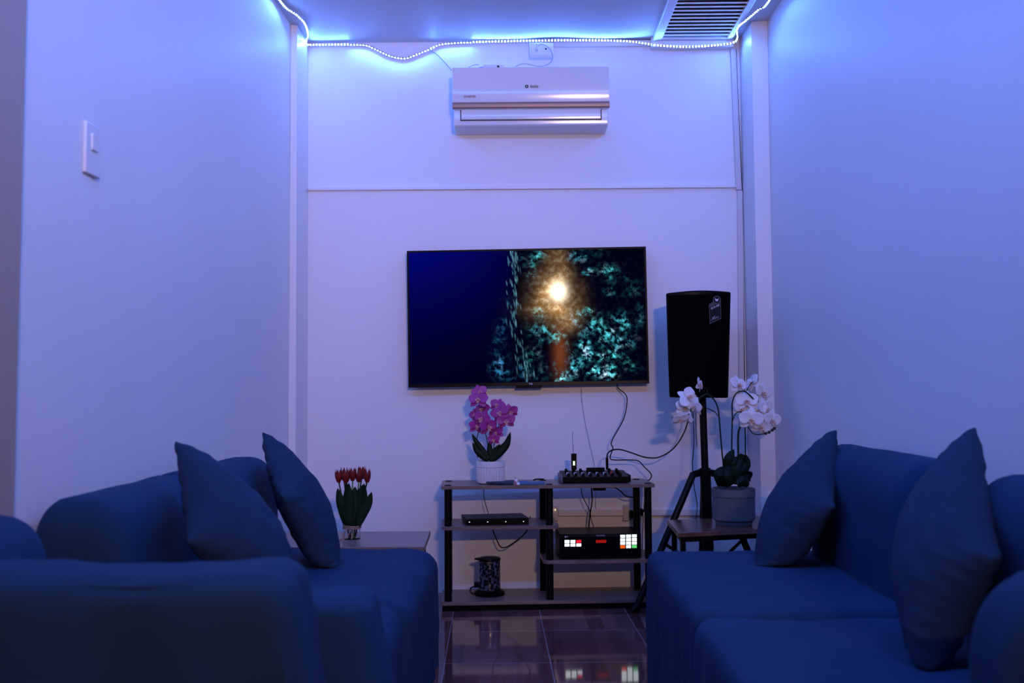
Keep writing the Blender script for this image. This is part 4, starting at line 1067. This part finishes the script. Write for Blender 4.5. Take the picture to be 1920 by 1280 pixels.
def sofa_seat(root, x0, x1, y0, y1, z1, seed, sides, r=(.075, .05, .07), flare=.05, nm='seat', fold=.014):
    return obj(nm, softbox(x0, x1, y0, y1, .017, z1, r, nx=34, ny=40, nz=22, deform=cloth(seed, x0, x1, y0, y1, z1, flare, fold, sides, belly=.006)), m_fabric, root)

# left sofa
root = thing('sofa', 'blue slipcovered sofa along the left wall with two cushions', 'sofa', (-.75, 3.0, 0))
sofa_seat(root, -1.12, -.318, 2.80, 3.74, ZSE, 1, (0, 1, 0, 1), r=(.10, .05, .075), flare=.0, fold=.008)
sofa_seat(root, -1.12, -.335, 2.33, 2.80, ZSE - .004, 2, (0, 1, 0, 0), r=(.11, .03, .08), flare=-.01, fold=.008)
for (y0, y1, sd) in ((2.21, 2.86, 3), (2.865, 3.62, 5)):
    x0, x1 = -1.135, -.90
    obj('backrest', softbox(x0, x1, y0, y1, .30, .815, (.085, .045, .10), nx=26, ny=30, nz=26, deform=lambda p, d, sd=sd: Vector((p.x - .10 * max(0, (p.z - .62)) * max(0, min(1, (p.x + 1.12) / .16)) + .004 * nz_(p, 9, sd), p.y, p.z + .004 * nz_(p, 5, sd)))), m_fabric, root)
x0, x1, y0, y1 = -1.10, -.345, 2.13, 2.335
obj('armrest', softbox(x0, x1, y0, y1, .017, .600, (.035, .05, .035), nx=40, ny=22, nz=30, deform=cloth(9, x0, x1, y0, y1, .600, .16, .014, (0, 1, 1, 0), fy=.02)), m_fabric, root)

# near sofa (seen from behind)
root = thing('corner_seat', 'slipcovered corner seat seen from behind in the left foreground', 'armchair', (-.75, 1.7, 0))
x0, x1, y0, y1 = -1.16, -.352, 1.43, 1.62
obj('backrest', softbox(x0, x1, y0, y1, .017, .788, (.045, .05, .045), nx=46, ny=22, nz=34, deform=cloth(12, x0, x1, y0, y1, .788, .20, .034, (0, 1, 1, 0), ff=.7, fy=.06)), m_fabric, root)
obj('side_back', softbox(-1.14, -.955, 1.50, 1.99, .30, .815, (.092, .05, .11), nx=24, ny=24, nz=24), m_fabric, root)
sofa_seat(root, -1.13, -.36, 1.60, 2.01, ZSE - .01, 14, (0, 0, 0, 0), r=(.07, .05, .06), flare=0)

# right sofa
root = thing('sofa', 'blue slipcovered sofa along the right wall with two large cushions', 'sofa', (.85, 2.6, 0))
sofa_seat(root, .455, 1.22, 2.575, 3.56, ZSE + .016, 21, (1, 0, 1, 1), r=(.05, .05, .045), flare=.0, fold=.010)
sofa_seat(root, .455, 1.22, 1.50, 2.57, ZSE + .006, 22, (1, 0, 0, 1), r=(.05, .05, .045), flare=.03, fold=.014)
for (y0, y1, sd) in ((2.62, 3.47, 23), (1.45, 2.30, 25)):
    x0, x1 = 1.02, 1.245
    obj('backrest', softbox(x0, x1, y0, y1, .30, .862, (.095, .07, .12), nx=26, ny=30, nz=26, deform=lambda p, d, sd=sd: Vector((p.x + .10 * max(0, (p.z - .62)) * max(0, min(1, (1.22 - p.x) / .16)) + .004 * nz_(p, 9, sd), p.y, p.z + .004 * nz_(p, 5, sd)))), m_fabric, root)
x0, x1, y0, y1 = .628, 1.24, 1.21, 1.40
obj('end_back', softbox(x0, x1, y0, y1, .017, .822, (.12, .06, .11), nx=34, ny=22, nz=30, deform=cloth(29, x0, x1, y0, y1, .822, .08, .012, (1, 0, 1, 1))), m_fabric, root)

# ------------------------------------------------------------------ cushions
def pillow(A, Bc, Cc, D, tf, tb, seed, n=30, pinch=.10, floor_z=None):
    """A top corner, B near corner, C bottom corner, D far corner; tf/tb = swell to the room side / to the back"""
    A, Bc, Cc, D = map(Vector, (A, Bc, Cc, D)); nrm = (Cc - A).cross(D - Bc).normalized()
    if nrm.z < 0: nrm = -nrm
    bm = BM(); g = {}
    for side in (1, -1):
        for i in range(n + 1):
            for j in range(n + 1):
                edge = i in (0, n) or j in (0, n)
                if edge and side == -1: g[(i, j, -1)] = g[(i, j, 1)]; continue
                u, v = i / n, j / n
                uu = .5 + (u - .5) * (1 - pinch * math.sin(PI * v)); vv = .5 + (v - .5) * (1 - pinch * math.sin(PI * u))
                p = A.lerp(Bc, uu).lerp(D.lerp(Cc, uu), vv)
                k = (math.sin(PI * u) * math.sin(PI * v)); h = k ** .40
                # wrinkles radiating from the rim
                rim = math.exp(-min(u, v, 1 - u, 1 - v) * 9)
                wr = .010 * noise.noise(Vector((u * 9 + seed, v * 9, side))) * (1 - h * .5) + .009 * rim * math.sin((u + v * 1.3) * 46 + seed) * (.4 + abs(noise.noise(Vector((u * 5, v * 5, seed)))) * 2) * (k > .0)
                t = tf if side == 1 else tb
                g[(i, j, side)] = bm.verts.new(p + nrm * (side * (t * h) + (0 if edge else wr)))
    for v in bm.verts:
        if floor_z is not None and v.co.z < floor_z + .04: v.co.z = floor_z + .04 * math.exp((v.co.z - floor_z - .04) / .04)
    for side in (1, -1):
        for i in range(n):
            for j in range(n):
                q_ = [g[(i, j, side)], g[(i + 1, j, side)], g[(i + 1, j + 1, side)], g[(i, j + 1, side)]]
                if len(set(q_)) == 4:
                    try: bm.faces.new(q_ if side == 1 else q_[::-1])
                    except ValueError: pass
    return bm
def cushion(A, Bc, Cc, tf, tb, seed, label, fz=.462):
    A, Bc, Cc = map(Vector, (A, Bc, Cc)); D = A + Cc - Bc
    bm = pillow(A, Bc, Cc, D, tf, tb, seed, floor_z=fz)
    return tag(obj('throw_cushion', bm, m_fabric2, sub=1), label, 'cushion', 'throw cushions on the sofas')
Y = 2.575
cushion(P(325, 821, Y=2.52), P(347, 1016, Y=2.30), P(555, 1215, Y=2.44), .12, .05, 1, 'blue cushion leaning on the left sofa nearer the camera')
cushion(P(490, 805, Y=3.42), P(527, 928, Y=3.12), P(632, 1125, Y=3.26), .11, .05, 2, 'dark blue cushion at the far end of the left sofa beside the tulips')
cushion(P(1571, 801, Y=3.36), P(1566, 948, Y=3.03), P(1428, 1150, Y=3.18), .12, .05, 3, 'blue cushion at the far end of the right sofa with a small white tag', .478)
cushion(P(1832, 794, Y=2.34), P(1876, 1046, Y=1.98), P(1740, 1330, Y=2.04), .13, .05, 4, 'large blue cushion on the right sofa nearest the camera', .468)
w = P(1434, 1059, Y=3.24)
tag(obj('cushion_tag', B(w.x - .012, w.x + .006, w.y - .002, w.y + .006, w.z - .004, w.z + .006), M('white_tag', (.6, .6, .62), .6), bevel=.002), 'tiny white tag poking out beneath the far right cushion', 'tag')

# ------------------------------------------------------------------ lights
def area(name, loc, target, sx, sy, power, col):
    l = bpy.data.lights.new(name, 'AREA'); l.shape = 'RECTANGLE'; l.size = sx; l.size_y = sy; l.energy = power; l.color = col
    o = bpy.data.objects.new(name, l); C.objects.link(o); o.location = loc
    o.rotation_euler = (Vector(target) - Vector(loc)).to_track_quat('-Z', 'Y').to_euler(); return o
area('hall_lamp', (.78, -2.1, 2.22), (-1.1, 5, 2.75), .34, .05, 21.5, (1.0, .62, .42)).data.spread = math.radians(80)
w = bpy.data.worlds.new('world'); sc.world = w; w.use_nodes = True
w.node_tree.nodes['Background'].inputs[0].default_value = (.02, .03, .08, 1); w.node_tree.nodes['Background'].inputs[1].default_value = .2
sc.view_settings.view_transform = 'Standard'; sc.view_settings.look = 'None'; sc.view_settings.gamma = 1; sc.view_settings.exposure = 0
sc.view_settings.use_curve_mapping = False
sc.cycles.max_bounces = 8; sc.cycles.diffuse_bounces = 5
